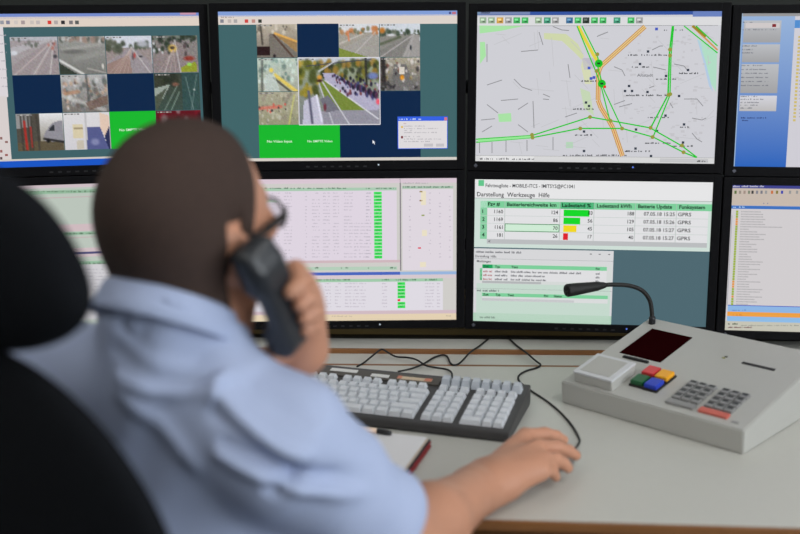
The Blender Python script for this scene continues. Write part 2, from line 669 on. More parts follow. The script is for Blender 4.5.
def make_monitor(c, row, label, led):
    m4 = monitor_matrix(c, row)
    t = thing('monitor', label, 'monitor', m4.to_translation(), m4.to_euler(), 'monitors of the control wall')
    OW, OT, OB = 0.5085, 0.0163, 0.0188 if row == 0 else 0.0165
    x1 = OW / 2
    zt, zb = SH / 2 + OT, -SH / 2 - OB
    bm = bmesh.new()
    d0, d1 = -0.006, 0.018
    bw = (OW - SW) / 2
    add_box(bm, (-(SW / 2 + bw / 2), (d0 + d1) / 2, (zt + zb) / 2), (bw, d1 - d0, zt - zb), 0.0015)
    add_box(bm, ((SW / 2 + bw / 2), (d0 + d1) / 2, (zt + zb) / 2), (bw, d1 - d0, zt - zb), 0.0015)
    add_box(bm, (0, (d0 + d1) / 2, (zt + SH / 2) / 2), (SW + 0.002, d1 - d0 - 0.0004, zt - SH / 2), 0.0015)
    add_box(bm, (0, (d0 + d1) / 2, (zb - SH / 2) / 2), (SW + 0.002, d1 - d0 - 0.0004, -SH / 2 - zb), 0.0015)
    bz = from_bm('bezel', bm, 'bezel', t)
    # rear shell, tapered
    bm = bmesh.new()
    a = [(-x1 + 0.003, 0.012, zb + 0.003), (x1 - 0.003, 0.012, zb + 0.003), (x1 - 0.003, 0.012, zt - 0.003), (-x1 + 0.003, 0.012, zt - 0.003)]
    b = [(-x1 + 0.05, 0.045, zb + 0.05), (x1 - 0.05, 0.045, zb + 0.05), (x1 - 0.05, 0.045, zt - 0.05), (-x1 + 0.05, 0.045, zt - 0.05)]
    va = [bm.verts.new(p) for p in a]; vb = [bm.verts.new(p) for p in b]
    bm.faces.new(va); bm.faces.new(vb)
    for i in range(4):
        bm.faces.new((va[i], va[(i + 1) % 4], vb[(i + 1) % 4], vb[i]))
    from_bm('rear_shell', bm, 'blackp', t)
    box('mount_plate', (0, 0.0505, 0), (0.12, 0.011, 0.12), 'darkmetal', t, 0.002)
    # control marks, power light and emblem on the lower frame
    zc = -SH / 2 - OB * 0.45
    for k in range(8):
        box('control_button', (-0.065 + k * 0.0165, -0.0062, zc - 0.003), (0.007, 0.001, 0.003), 'mark', t)
    bm = bmesh.new()
    bmesh.ops.create_icosphere(bm, subdivisions=2, radius=0.0019)
    o = from_bm('power_light', bm, led, t, True); o.location = (0.078, -0.0062, zc)
    bm = bmesh.new()
    add_box(bm, (0, 0, 0), (0.006, 0.0012, 0.006), 0.0003, Matrix.Rotation(math.radians(45), 3, 'Y'))
    o = from_bm('emblem', bm, 'emblem', t); o.location = (-SW / 2 + 0.001, -0.0063, zc)
    return t


def screen_base(d, t, col):
    d.rect_l(-SW / 2, SH / 2, SW / 2, -SH / 2, col)
    d.up()


W1 = L(229, 229, 230)
TEAL = L(64, 98, 104); NAVY = L(0, 34, 70); CREAM = L(222, 208, 196); GRN = L(18, 182, 42)

# ---- column 1, upper: camera wall
t = make_monitor(1, 0, 'upper monitor showing a camera grid with a van and road pictures, at far left', 'ledwhite')
d = Draw(1, 0)
screen_base(d, t, L(62, 96, 102))
d.rect(-60, 14, 210, 17.6, L(118, 140, 205)); d.rect(-60, 17.4, 210, 25.5, CREAM)
d.up()
for i, (x, cc) in enumerate(((2, (150, 150, 160)), (8, (130, 130, 150)), (16, (205, 195, 190)), (23, (165, 150, 150)), (32, (200, 190, 185)), (38, (190, 180, 180)), (49.5, (215, 60, 50)), (56, (175, 165, 165)), (63, (45, 42, 46)), (71, (120, 115, 118)), (77, (90, 92, 90)))):
    d.rect(x - 2, 20.6, x + 2, 24.2, L(*cc))
d.rect(180, 12.6, 196, 14.6, L(200, 150, 170))
# left list panel
d.rect(-60, 27, 8.3, 97, L(218, 212, 216)); d.rect(-60, 97, 12, 164, L(214, 206, 204))
d.up()
for i in range(7):
    d.greek(-40, 6 + i * 0.3, 36 + i * 8.5, 1.6, L(170, 165, 175), i)
for y, cc in ((137, (140, 100, 95)), (150, (150, 90, 85)), (157, (90, 70, 70))):
    d.rect(0, y, 2.5, y + 2.5, L(*cc)); d.rect(5, y + 4, 8, y + 6, L(*cc))
d.up(); d.rect_l(-SW / 2, -SH / 2 + 0.0125, SW / 2, -SH / 2, L(20, 84, 196))
d.rect_l(-SW / 2, -SH / 2 + 0.0162, SW / 2, -SH / 2 + 0.0125, L(206, 200, 192))
scr = d.build('screen', t)
# tile lattice in the panel's own frame
a = d.xy(9.3, 36.8); b = d.xy(202.5, 146.5)
gx = [a[0] + (b[0] - a[0]) * k / 4 for k in range(5)]; gz = [a[1] + (b[1] - a[1]) * k / 3 for k in range(4)]


def tile(i, j, arr=None, col=None, i2=None, j2=None, name='video_tile', words=None):
    i2 = i2 or i + 1; j2 = j2 or j + 1
    d.layer = 4
    g = 0.0006
    if arr is not None:
        d.image(gx[i] + g, gz[j] - g, gx[i2] - g, gz[j2] + g, arr, True)
    else:
        d.rect_l(gx[i], gz[j], gx[i2], gz[j2], col)
    d.up()
    if arr is not None:   # illegible caption strip
        for k in range(5):
            d.rect_l(gx[i] + 0.003 + k * 0.006, gz[j] - 0.002, gx[i] + 0.0075 + k * 0.006, gz[j] - 0.0044, L(170, 168, 165) if k % 2 else L(120, 118, 118))
    if words:
        v, f = text_mesh(words, False)
        w = (gx[i2] - gx[i]) * 0.62
        base = len(d.V); s = w / (v[:, 0].max() - v[:, 0].min())
        x0 = gx[i] + (gx[i2] - gx[i]) * 0.19; z0 = (gz[j] + gz[j2]) / 2 - 0.002
        for x, z in v:
            d.V.append((x0 + x * s, d.y(), z0 + z * s * 0.9)); d.C.append(L(215, 240, 215))
        for p in f:
            d.F.append(tuple(base + q for q in p))
    return d.build(name, scr)


c = cv_road(1, 0.92, 0.1, (178, 178, 186), (152, 142, 144), (160, 152, 154), lines=((0.05,), (0.45,), (0.8,)))
c.poly([(0, 0.28), (0.75, 0.08), (0.9, 0.08), (0, 0.5)], (176, 172, 176)).scatter(10, 0, 0.6, 0.05, 0.25, 0.07, [(120, 120, 116), (100, 104, 96)])
c.blob(0.07, 0.42, 0.1, 0.08, (205, 208, 215)).blob(0.93, 0.52, 0.06, 0.07, (70, 68, 74)).scatter(6, 0.8, 0.95, 0.15, 0.45, 0.05, [(170, 110, 100), (120, 100, 104)])
c.line((0.1, 0.95), (0.85, 0.15), 0.012, (182, 158, 156), 0.5).line((0.5, 0.98), (0.9, 0.2), 0.012, (176, 160, 160), 0.6).noise(6)
tile(0, 0, c.a)
c = Canvas(46, 38, (150, 150, 146), (118, 118, 114), 2)
c.scatter(30, 0, 1, 0.0, 0.14, 0.08, [(60, 66, 58), (190, 190, 190), (110, 108, 100), (150, 130, 120)])
c.line((0.1, 0.35), (0.9, 0.2), 0.05, (166, 164, 160), 0.6).line((0.35, 0.6), (1, 0.42), 0.06, (150, 150, 146), 0.6)
c.blob(0.3, 0.4, 0.35, 0.08, (96, 96, 94), 0.7).line((0, 0.62), (0.5, 1), 0.03, (205, 205, 202)).poly([(0, 0.7), (0.38, 1.01), (0, 1.01)], (52, 60, 50))
c.line((0.6, 0.85), (1, 0.98), 0.02, (180, 178, 172), 0.6).blob(0.93, 0.8, 0.03, 0.1, (215, 212, 205)).noise(8)
tile(1, 0, c.a)
c = cv_road(3, 0.55, 0.3, (205, 208, 218), (150, 142, 146), (150, 138, 136), trees=[(84, 92, 78), (70, 76, 66), (110, 112, 110)], lines=((0.2,), (0.95,)))
c.scatter(14, 0, 0.35, 0.12, 0.38, 0.11, [(74, 80, 66), (92, 96, 82)]).poly([(0, 0.75), (0.5, 0.5), (0.55, 1.01), (0, 1.01)], (148, 118, 106), 0.7)
for k in range(5):
    c.line((0.05 + k * 0.1, 1), (0.55, 0.35), 0.01, (186, 164, 156), 0.55)
c.blob(0.58, 0.55, 0.03, 0.13, (90, 70, 74)).blob(0.62, 0.52, 0.03, 0.1, (175, 70, 66)).blob(0.75, 0.55, 0.06, 0.03, (60, 60, 66)).blob(0.8, 0.22, 0.16, 0.1, (170, 172, 180)).noise(7)
tile(2, 0, c.a)
c = cv_road(4, 0.5, 0.12, (110, 116, 108), (138, 126, 126), (130, 124, 122), trees=[(46, 56, 44), (60, 70, 56), (40, 46, 40)], lines=((0.25,), (0.6,)))
c.scatter(20, 0, 0.4, 0.2, 0.5, 0.07, [(50, 60, 46), (200, 204, 206), (70, 76, 70)]).blob(0.44, 0.35, 0.12, 0.14, (214, 176, 88)).blob(0.44, 0.33, 0.07, 0.06, (70, 60, 50)).scatter(9, 0.7, 0.8, 0.2, 0.5, 0.06, [(56, 56, 52), (90, 80, 80)])
c.blob(0.8, 0.62, 0.16, 0.09, (140, 58, 46)).poly([(0.62, 0.85), (0.95, 0.7), (0.97, 0.98), (0.62, 0.98)], (142, 150, 44)).blob(0.8, 0.78, 0.07, 0.06, (150, 210, 90))
for k in range(4):
    c.line((0.1 + k * 0.13, 1), (0.46, 0.4), 0.01, (178, 160, 156), 0.6)
c.noise(11)
tile(3, 0, c.a)
tile(0, 1, None, NAVY)
c = Canvas(46, 38, (178, 178, 178), (118, 112, 106), 5)
c.scatter(60, 0, 1, 0.1, 0.95, 0.08, [(205, 205, 205), (86, 92, 88), (150, 120, 104), (120, 124, 126), (190, 160, 140), (96, 88, 84)], 0.75)
c.line((0.02, 0.55), (0.9, 0.95), 0.05, (190, 190, 188), 0.7).line((0.55, 0), (0.58, 0.7), 0.025, (84, 88, 88), 0.8).poly([(0.5, 0.75), (1, 0.55), (1, 0.8), (0.6, 0.95)], (112, 90, 80), 0.8).line((0.1, 0.5), (0.35, 0.45), 0.05, (176, 128, 96), 0.7).noise(12)
tile(1, 1, c.a)
tile(2, 1, None, NAVY)
c = Canvas(46, 38, (58, 64, 54), (58, 76, 68), 6)
c.scatter(18, 0, 0.5, 0, 0.3, 0.12, [(40, 46, 36), (54, 58, 44)]).poly([(0, 0.4), (0.35, 0.3), (0.1, 0.85), (0, 0.95)], (150, 160, 150)).poly([(0, 0.62), (0.28, 0.38), (0.05, 0.98), (0, 1)], (76, 84, 70))
c.blob(0.47, 0.3, 0.1, 0.07, (120, 84, 70)).line((0.2, 1), (0.5, 0.35), 0.012, (150, 170, 156), 0.6).line((0.35, 1), (0.55, 0.5), 0.012, (150, 172, 158), 0.6).poly([(0.62, 0), (1, 0), (1, 1.01), (0.62, 1.01)], (46, 78, 78), 0.75)
c.line((0.7, 0.1), (0.85, 1), 0.012, (130, 150, 146), 0.5).line((0.95, 0.05), (0.8, 1), 0.012, (130, 150, 146), 0.5).blob(0.88, 0.45, 0.03, 0.03, (170, 180, 175)).noise(9)
tile(3, 1, c.a)
c = Canvas(46, 38, (226, 226, 228), (118, 110, 92), 7)
c.poly([(0, 0), (0.5, 0), (0.5, 1.01), (0, 1.01)], (78, 74, 66)).poly([(0, 0), (0.33, 0), (0.3, 0.35), (0, 0.4)], (190, 190, 196), 0.6).poly([(0, 0.78), (1, 0.7), (1, 1.01), (0, 1.01)], (92, 82, 62))
for x in (0.1, 0.17, 0.25, 0.31, 0.44):
    c.line((x, 0.05), (x + 0.02, 0.98), 0.022, (60, 56, 50), 0.8)
c.line((0.17, 0.2), (0.2, 0.95), 0.025, (168, 44, 36)).line((0.3, 0.35), (0.31, 0.9), 0.018, (150, 50, 44))
c.poly([(0.57, 0.6), (0.62, 0.48), (0.75, 0.28), (0.9, 0.2), (1, 0.2), (1, 0.8), (0.6, 0.74)], (142, 140, 148)).poly([(0.66, 0.48), (0.77, 0.31), (0.82, 0.3), (0.8, 0.46)], (48, 50, 56)).line((0.58, 0.68), (1, 0.78), 0.03, (40, 38, 38)).blob(0.66, 0.74, 0.05, 0.07, (22, 22, 24)).noise(6)
tile(0, 2, c.a)
c = Canvas(46, 38, (216, 214, 216), (205, 203, 208), 8)
c.poly([(0.45, 0), (0.5, 0), (0.5, 1.01), (0.45, 1.01)], (190, 188, 190)).poly([(0.2, 0.3), (0.42, 0.3), (0.42, 0.7), (0.2, 0.7)], (212, 200, 168)).poly([(0.26, 0.76), (0.42, 0.74), (0.42, 0.98), (0.26, 0.98)], (196, 188, 172)).line((0.22, 0.42), (0.4, 0.42), 0.014, (120, 104, 80))
c.poly([(0.5, 0.38), (0.78, 0.38), (0.96, 1.01), (0.48, 1.01)], (84, 90, 138)).poly([(0.78, 0.0), (1, 0.1), (1, 0.35), (0.88, 0.66), (0.78, 0.38)], (222, 196, 178)).poly([(1, 0.33), (1, 1.01), (0.95, 1.01), (0.87, 0.66)], (40, 46, 84)).blob(0.66, 0.8, 0.12, 0.12, (128, 132, 172)).noise(4)
tile(1, 2, c.a)
tile(2, 2, None, GRN, words='No SMPTE Video')
c = Canvas(46, 38, (96, 12, 24), (70, 30, 34), 9)
c.scatter(16, 0, 1, 0, 1, 0.12, [(120, 20, 34), (60, 20, 26), (130, 110, 110)]).noise(6)
tile(3, 2, c.a)

# ---- column 2, upper: camera wall with the tram stop
t = make_monitor(2, 0, 'upper monitor showing a camera grid with a tram stop picture and small dialog', 'ledwhite')
d = Draw(2, 0)
screen_base(d, t, L(62, 100, 104))
d.rect(200, 11, 470, 15.4, L(130, 158, 215)); d.rect(200, 15.4, 470, 23.6, L(220, 210, 202)); d.rect_l(-SW / 2, -SH / 2 + 0.0058, SW / 2, -SH / 2, L(212, 206, 198))
d.up()
for x, cc in ((222, (130, 130, 140)), (229.5, (190, 180, 175)), (235.5, (170, 165, 165)), (246.5, (205, 70, 65)), (253.5, (190, 140, 130)), (260, (52, 58, 50))):
    d.rect(x - 1.8, 19.4, x + 1.8, 22.8, L(*cc))
d.greek(220, 234, 17.8, 1.2, L(150, 130, 130), 3)
d.rect(449, 11.8, 451, 14.2, L(60, 70, 130)); d.rect(452, 11.8, 456, 14.2, L(190, 110, 130))
scr = d.build('screen', t)
a = d.xy(256, 24); b = d.xy(420.6, 157)
gx = [a[0] + (b[0] - a[0]) * k / 4 for k in range(5)]; gz = [a[1] + (b[1] - a[1]) * k / 4 for k in range(5)]
c = Canvas(46, 38, (186, 176, 158), (112, 104, 96), 11)
c.poly([(0.3, 0.3), (0.42, 0.28), (1, 0.9), (1, 1.01), (0.3, 1.01)], (118, 112, 104)).poly([(0.42, 0.28), (1, 0.5), (1, 0.86)], (156, 126, 84)).line((0.45, 0.27), (1, 0.52), 0.03, (222, 168, 86)).line((0.42, 0.32), (0.9, 1), 0.025, (86, 66, 56))
c.scatter(16, 0, 1, 0.02, 0.25, 0.08, [(206, 196, 180), (104, 98, 88), (160, 148, 130)]).line((0.1, 0), (0.14, 0.6), 0.025, (80, 74, 66)).poly([(0, 0.66), (0.33, 0.66), (0.33, 0.92), (0, 0.92)], (42, 22, 24)).blob(0.43, 0.95, 0.05, 0.07, (38, 34, 34)).noise(9)
tile(0, 0, c.a)
tile(1, 0, None, NAVY)
c = cv_road(12, 0.9, 0.26, (214, 216, 220), (160, 156, 150), (160, 154, 144), trees=[(190, 120, 70), (110, 112, 84), (176, 130, 90)], lines=((0.3,),))
c.poly([(0, 0.72), (0.6, 0.95), (0.75, 1.01), (0, 1.01)], (124, 138, 60)).line((0, 0.6), (0.6, 0.3), 0.02, (196, 192, 186), 0.8).line((0.23, 0.22), (0.25, 0.5), 0.02, (206, 130, 96)).noise(7)
tile(2, 0, c.a)
c = cv_road(13, 0.85, 0.32, (206, 212, 220), (128, 126, 122), (136, 134, 128), trees=[(70, 84, 66), (58, 72, 58), (90, 96, 80)], lines=((0.02,), (0.6,), (0.7,)))
c.blob(0.06, 0.2, 0.1, 0.12, (186, 120, 50)).line((0, 0.62), (0.5, 0.4), 0.04, (84, 92, 70), 0.8).poly([(0.8, 0.35), (1, 0.35), (1, 1.01), (0.55, 1.01)], (162, 158, 156), 0.8).blob(0.77, 0.72, 0.035, 0.1, (50, 54, 62)).blob(0.28, 0.34, 0.14, 0.05, (205, 206, 210)).noise(7)
tile(3, 0, c.a)
c = Canvas(46, 38, (186, 202, 190), (164, 166, 152), 14)
c.scatter(40, 0, 1, 0, 0.7, 0.09, [(216, 232, 224), (120, 148, 140), (196, 206, 190), (96, 116, 110)], 0.7).line((0.42, 0.5), (1, 1.05), 0.05, (220, 196, 96)).line((0.4, 0.6), (0.85, 1.05), 0.03, (90, 88, 76)).blob(0.34, 0.36, 0.07, 0.09, (232, 206, 96)).line((0.12, 0), (0.1, 1), 0.03, (80, 84, 80), 0.7).poly([(0.2, 0.5), (0.4, 0.45), (0.55, 1.01), (0.15, 1.01)], (196, 208, 204), 0.7).noise(11)
tile(0, 1, c.a)
c = Canvas(46, 38, (168, 164, 142), (150, 148, 120), 15)
c.scatter(50, 0, 1, 0, 1, 0.07, [(190, 186, 164), (120, 116, 100), (206, 204, 190), (140, 132, 120)], 0.6).line((0, 0.5), (0.55, 0.45), 0.05, (206, 110, 92), 0.8).scatter(14, 0, 0.7, 0.3, 0.6, 0.04, [(206, 80, 70), (60, 58, 60)]).line((0.9, 0.1), (0.75, 1), 0.02, (206, 206, 110), 0.6).noise(11)
tile(0, 2, c.a)
# big tram-stop picture
c = Canvas(90, 74, (150, 160, 130), (120, 124, 128), 16)
c.poly([(0, 0), (1, 0), (1, 0.12), (0, 0.12)], (190, 196, 206)).scatter(70, 0.25, 1, 0.05, 0.32, 0.06, [(86, 92, 40), (120, 112, 44), (60, 70, 34), (150, 118, 50), (48, 54, 38)], 0.85)
c.poly([(0.24, 0.33), (0.33, 0.33), (0.88, 0.8), (0.36, 0.84)], (116, 134, 56)).poly([(0.3, 0.22), (0.42, 0.22), (1.0, 0.62), (1.0, 0.86), (0.86, 0.8), (0.33, 0.34)], (176, 172, 196))
c.poly([(0.22, 0.8), (1, 0.78), (1, 1.01), (0.2, 1.01)], (146, 144, 156)).line((0.28, 0.33), (0.62, 1.0), 0.008, (198, 198, 206)).line((0.24, 0.34), (0.42, 1.0), 0.008, (190, 190, 200)).line((0.33, 0.34), (0.98, 0.92), 0.01, (206, 206, 214))
c.poly([(0.26, 0.62), (0.36, 0.56), (0.5, 0.78), (0.34, 0.82)], (112, 112, 122))
c.scatter(26, 0, 0.24, 0.05, 0.55, 0.075, [(96, 100, 36), (140, 130, 44), (70, 78, 34), (176, 150, 60)], 0.9)
c.poly([(0.06, 0.64), (0.22, 0.56), (0.3, 1.01), (0.04, 1.01)], (190, 188, 206)).line((0.22, 0.56), (0.28, 0.95), 0.014, (220, 220, 236)).line((0.12, 0.5), (0.16, 0.98), 0.016, (96, 96, 116))
c.scatter(70, 0.45, 1.0, 0.28, 0.58, 0.026, [(40, 34, 60), (90, 50, 70), (190, 180, 200), (60, 60, 110), (120, 60, 60), (30, 28, 40)], 0.95)
for k in range(34):
    u_ = k / 34
    c.blob(0.42 + 0.56 * u_, 0.27 + 0.32 * u_ + c.rng.uniform(-0.03, 0.03), 0.012 + 0.014 * u_, 0.03 + 0.05 * u_, [(44, 36, 62), (86, 50, 76), (60, 62, 104), (34, 30, 42)][k % 4])
c.blob(0.26, 0.29, 0.04, 0.05, (206, 150, 60)).blob(0.26, 0.34, 0.05, 0.03, (70, 40, 30)).blob(0.98, 0.66, 0.035, 0.06, (236, 90, 110)).blob(0.32, 0.74, 0.025, 0.08, (110, 50, 64)).line((0.83, 0), (0.84, 0.4), 0.014, (48, 48, 40)).line((0.1, 0.12), (0.9, 0.02), 0.008, (70, 72, 80)).line((0.25, 0.2), (0.45, 0.05), 0.008, (206, 208, 214))
c.blob(0.92, 0.27, 0.09, 0.07, (110, 124, 176)).noise(9)
tile(1, 1, c.a, i2=3, j2=3)
d.layer = 6
for p, q in (((gx[1], gz[1]), (gx[3], gz[1])), ((gx[1], gz[3]), (gx[3], gz[3])), ((gx[1], gz[1]), (gx[1], gz[3])), ((gx[3], gz[1]), (gx[3], gz[3]))):
    d.line([p, q], 0.9, L(216, 214, 222), True)
d.build('picture_border', scr)
c = Canvas(46, 38, (168, 160, 142), (96, 94, 92), 17)
c.poly([(0.35, 0.2), (0.65, 0.2), (0.9, 1.01), (0.25, 1.01)], (110, 108, 106)).scatter(44, 0, 1, 0, 0.7, 0.07, [(50, 46, 48), (196, 190, 184), (110, 70, 60), (216, 210, 204), (140, 128, 90)], 0.8).poly([(0.48, 0.28), (0.62, 0.28), (0.62, 0.5), (0.48, 0.5)], (214, 206, 194)).blob(0.55, 0.6, 0.07, 0.11, (222, 146, 36)).line((0.07, 0), (0.1, 1), 0.06, (46, 42, 40)).scatter(18, 0, 1, 0.75, 1, 0.07, [(56, 54, 56), (140, 138, 140)]).noise(14)
tile(3, 1, c.a)
tile(3, 2, None, NAVY, i2=4, j2=4)
tile(2, 3, None, NAVY)
tile(0, 3, None, GRN, words='No Video Input')
tile(1, 3, None, GRN, words='No SMPTE Video')
# dialog window
d.layer = 8
d.rect(397.5, 116.6, 447.6, 148.6, L(50, 96, 226)); d.up()
d.rect(398.3, 121, 447, 148, L(222, 218, 220)); d.rect(444.3, 117.2, 447.2, 120.4, L(214, 120, 130)); d.greek(399, 421, 119.8, 1.6, L(196, 212, 246), 4)
d.up()
d.greek(400, 407, 124, 1, L(190, 160, 170), 5); d.rect(401, 126, 403, 128, L(222, 186, 90)); d.rect(401, 136, 403, 138.4, L(120, 40, 50))
for i, (x1_, y) in enumerate(((425, 126.5), (438, 129), (412, 131), (440, 133), (420, 137), (442, 139.5), (430, 142))):
    d.greek(404, x1_, y, 1.1, L(176, 172, 178), 20 + i)
d.rect(424, 143.6, 433, 146.6, L(196, 192, 196)); d.rect(436, 143.6, 444, 146.6, L(196, 192, 196))
d.build('dialog_window', scr)
d.layer = 9
d.quad([(372.5, 140), (372.6, 143.6), (373.5, 142.8), (374.5, 144.6), (375, 144.2), (374.2, 142.4), (375.3, 142.3)], L(230, 230, 235))
d.build('pointer_arrow', scr)

# ---- column 3, upper: map
t = make_monitor(3, 0, 'upper monitor showing a pale street map crossed by bright green routes', 'ledblue')
d = Draw(3, 0)
screen_base(d, t, L(206, 206, 212))
d.rect(470, 10, 725, 14.6, L(52, 84, 160)); d.up()
d.rect(470, 10, 530, 14.6, L(118, 134, 176)); d.rect(481, 12, 490, 13.6, L(60, 70, 90)); d.rect(470, 10, 480, 14.6, L(120, 160, 170))
d.rect(693, 10, 722, 16.6, L(104, 128, 190))
d.rect_l(-SW / 2, SH / 2 - 0.0105, SW / 2, SH / 2 - 0.0265, L(218, 218, 220)); d.up()
gcol = {'g': (70, 176, 96), 't': (64, 148, 116), 'y': (206, 160, 80), 'x': (158, 158, 158), 'd': (48, 60, 52), 'b': (60, 110, 150), 'p': (150, 176, 146)}
for x, k in ((483, 'p'), (491.5, 'p'), (500, 'y'), (508.5, 'x'), (516.8, 'g'), (525, 'g'), (538.5, 'p'), (547.3, 't'), (555.5, 'x'), (569.5, 'b'), (578, 'g'), (586, 'd'), (594.5, 'g'), (603, 'g'), (617, 't'), (631, 'g'), (639.4, 'x')):
    d.rect(x - 3.3, 17.4, x + 3.3, 23.4, L(*gcol[k]))
    d.layer += 1
    d.rect(x - 2.2, 18.6, x + 1.2, 20.6, L(*[min(255, q + 60) for q in gcol[k]])); d.rect(x - 0.5, 21, x + 2, 22.4, L(*[q * 0.65 for q in gcol[k]]))
    d.layer -= 1
d.rect_l(-SW / 2 + 0.004, SH / 2 - 0.0268, SW / 2 - 0.006, SH / 2 - 0.0275, L(120, 124, 124))
zb_ = -SH / 2
d.rect_l(-SW / 2, zb_ + 0.0115, SW / 2, zb_, L(214, 214, 214)); d.up()
d.rect_l(-SW / 2, zb_ + 0.0119, SW / 2, zb_ + 0.0113, L(140, 140, 140))
d.rect_l(-SW / 2 + 0.0105, zb_ + 0.0108, -SW / 2 + 0.118, zb_ + 0.0014, L(226, 226, 226)); d.rect_l(SW / 2 - 0.106, zb_ + 0.0096, SW / 2 - 0.012, zb_ + 0.002, L(196, 196, 198))
d.up()
d.greek(480, 509, 159.6, 1.8, L(50, 50, 54), 31); d.greek(512, 534, 159.9, 1.6, L(90, 90, 94), 32); d.greek(697, 707, 162, 1.8, L(30, 30, 34), 33)
d.layer = 4
MG = L(168, 226, 164); MG2 = L(178, 214, 182)
d.quad([(479.5, 25.5), (524, 26), (500, 31), (479.5, 33.5)], MG); d.quad([(480, 42), (485, 42), (486, 56), (480, 64)], MG)
d.quad([(544, 33), (566, 34), (578, 44), (584, 56), (582, 60), (574, 52), (562, 41), (544, 39)], L(206, 214, 170))
d.quad([(583, 58), (590, 66), (592, 84), (585, 84), (581, 66)], L(212, 216, 180)); d.quad([(580, 88), (590, 92), (594, 116), (584, 108)], L(196, 214, 180))
d.quad([(498, 114), (511, 113), (511.5, 121.5), (499, 122)], MG); d.quad([(566, 142), (573, 142), (573, 148), (566, 148)], MG2)
d.quad([(697, 39), (706, 44), (717, 53), (716, 92), (711, 84), (704, 58)], L(176, 220, 196)); d.quad([(697, 39), (701, 42), (713, 92), (709, 86), (703, 60)], L(178, 202, 226))
d.quad([(582, 58), (594, 58), (596, 68), (584, 70)], L(190, 186, 198))
d.up()
RC = L(182, 182, 186); RD = L(140, 140, 144)
rr = random.Random(8)
for k in range(60):    # faint street lattice
    x = rr.uniform(484, 712); y = rr.uniform(28, 150); a_ = rr.choice((0.1, 0.1, 1.5, 1.45, -0.4, 0.8)); ln = rr.uniform(8, 30)
    x2 = min(714, max(480, x + ln * math.cos(a_))); y2 = min(154, max(27, y + ln * math.sin(a_)))
    d.line([(x, y), (x2, y2)], 0.5, L(192, 192, 196))
for k in range(150):   # faint blocks of the old town
    x = rr.uniform(622, 708); y = rr.uniform(32, 140)
    d.rect(x, y, x + rr.uniform(1.5, 4), y + rr.uniform(0.8, 2.5), L(196, 195, 200))
d.up()
for seg in ([(487, 44), (487, 62)], [(539, 32), (543, 45)], [(521, 51.5), (538, 50)], [(568, 64), (570, 78)], [(487, 85), (502, 80)], [(514, 79), (522, 87), (532, 90.5)], [(553, 26.5), (562, 30), (569, 30.5)],
            [(501, 100.5), (518, 99)], [(487, 104.5), (498, 113)], [(518, 109.5), (528, 103)], [(481, 120), (495, 118.7)], [(482, 132), (492, 126)], [(518, 124.5), (528, 132)], [(533, 101), (534, 128)],
            [(543, 94), (550, 97)], [(543, 99), (549, 99.5)], [(479.5, 142), (479.5, 153)], [(492, 142), (492, 153)], [(506, 140), (506, 152)], [(527, 140), (527, 151)], [(553, 137), (553, 150)],
            [(565, 117), (577, 113)], [(614, 66.7), (622, 70), (625, 76)], [(597, 36.5), (608, 32)], [(652, 50), (660, 46), (663, 46)], [(674, 64), (684, 66), (687, 70)], [(653, 67), (666, 70)], [(684, 99), (697, 99), (703, 106)],
            [(692, 118), (702, 120), (706, 118)], [(692, 133), (697, 139), (702, 142)], [(614, 104.5), (625, 100.5)], [(619, 107), (632, 103.5)], [(670, 103), (673, 108)], [(649, 88), (654, 86)]):
    d.line(seg, 0.8, RD)
for i, (x0, x1_, y) in enumerate(((663, 683, 30), (628, 667, 55), (632, 649, 67), (656, 677, 79), (679, 699, 73.3), (580, 596, 81), (626, 668, 95.3), (573, 596, 109), (647, 671, 117.3), (575, 592, 135), (645, 671, 143), (672, 693, 146), (624, 650, 151.2), (563, 627, 155.3), (680, 689, 127))):
    d.greek(x0, x1_, y + 0.8, 1.7, L(58, 60, 64), 50 + i)
d.text('Altstadt', 637, 76.5, 653, 2.8, L(110, 110, 114))
for x, y in ((648, 51.5), (640, 64), (666, 76), (688, 70), (629, 86), (625, 91), (632, 91), (647.5, 92), (679, 96), (586, 102.5), (589, 106), (584, 131.5), (636, 129.5), (657, 131), (584, 151), (635.5, 148.5), (651, 156), (684, 124.4), (665.5, 115.6), (683, 142.5)):
    d.rect(x - 1.2, y - 1.2, x + 1.2, y + 1.2, L(52, 60, 74))
for x, y in ((656.5, 29), (591, 78.5), (594, 77.5), (589, 68)):
    d.rect(x - 1.4, y - 1.4, x + 1.4, y + 1.4, L(70, 90, 190))
d.up()
OB_ = L(196, 140, 70); OF = L(228, 200, 140)
main = [(645, 26.5), (601, 66), (598.5, 72), (598, 100), (601, 108), (608, 119), (613, 128), (622.5, 156)]
d.line(main, 4.6, OB_)
d.up()
d.line(main, 2.9, OF); d.up(); d.line(main[2:], 0.9, L(206, 120, 70)); d.line(main[:3], 0.7, OB_)
d.line([(578, 26), (594, 56), (599, 64)], 3.2, L(226, 210, 70))
d.line([(692, 26), (717.5, 50)], 1.6, L(206, 150, 80)); d.line([(692.5, 26), (706, 36.5)], 2.6, L(140, 130, 30))
d.up()
GL = L(28, 196, 44)
for seg, w in (([(577, 26), (596, 72), (601, 86), (610, 121)], 1.2), ([(582, 26), (598, 58), (598, 68), (604, 90), (622, 128.5)], 1.2),
               ([(672.5, 26), (669.5, 52), (668, 95), (668, 94)], 1.6), ([(673.5, 26), (671, 56), (670, 94)], 1.2), ([(668, 95), (650.5, 128)], 1.5), ([(670, 95), (653, 137)], 1.3),
               ([(476, 139.2), (532, 135.5), (590, 117), (610, 120.5), (650, 127.8), (682, 146), (697, 157.4)], 1.3), ([(476, 142.2), (533, 137.5), (580, 128.4), (622, 128.4), (653, 137), (684, 152.5), (696, 157.4)], 1.3),
               ([(684, 26), (717.5, 53)], 1.2), ([(696, 26), (717.5, 46)], 1.2)):
    d.line(seg, w, GL)
d.up()
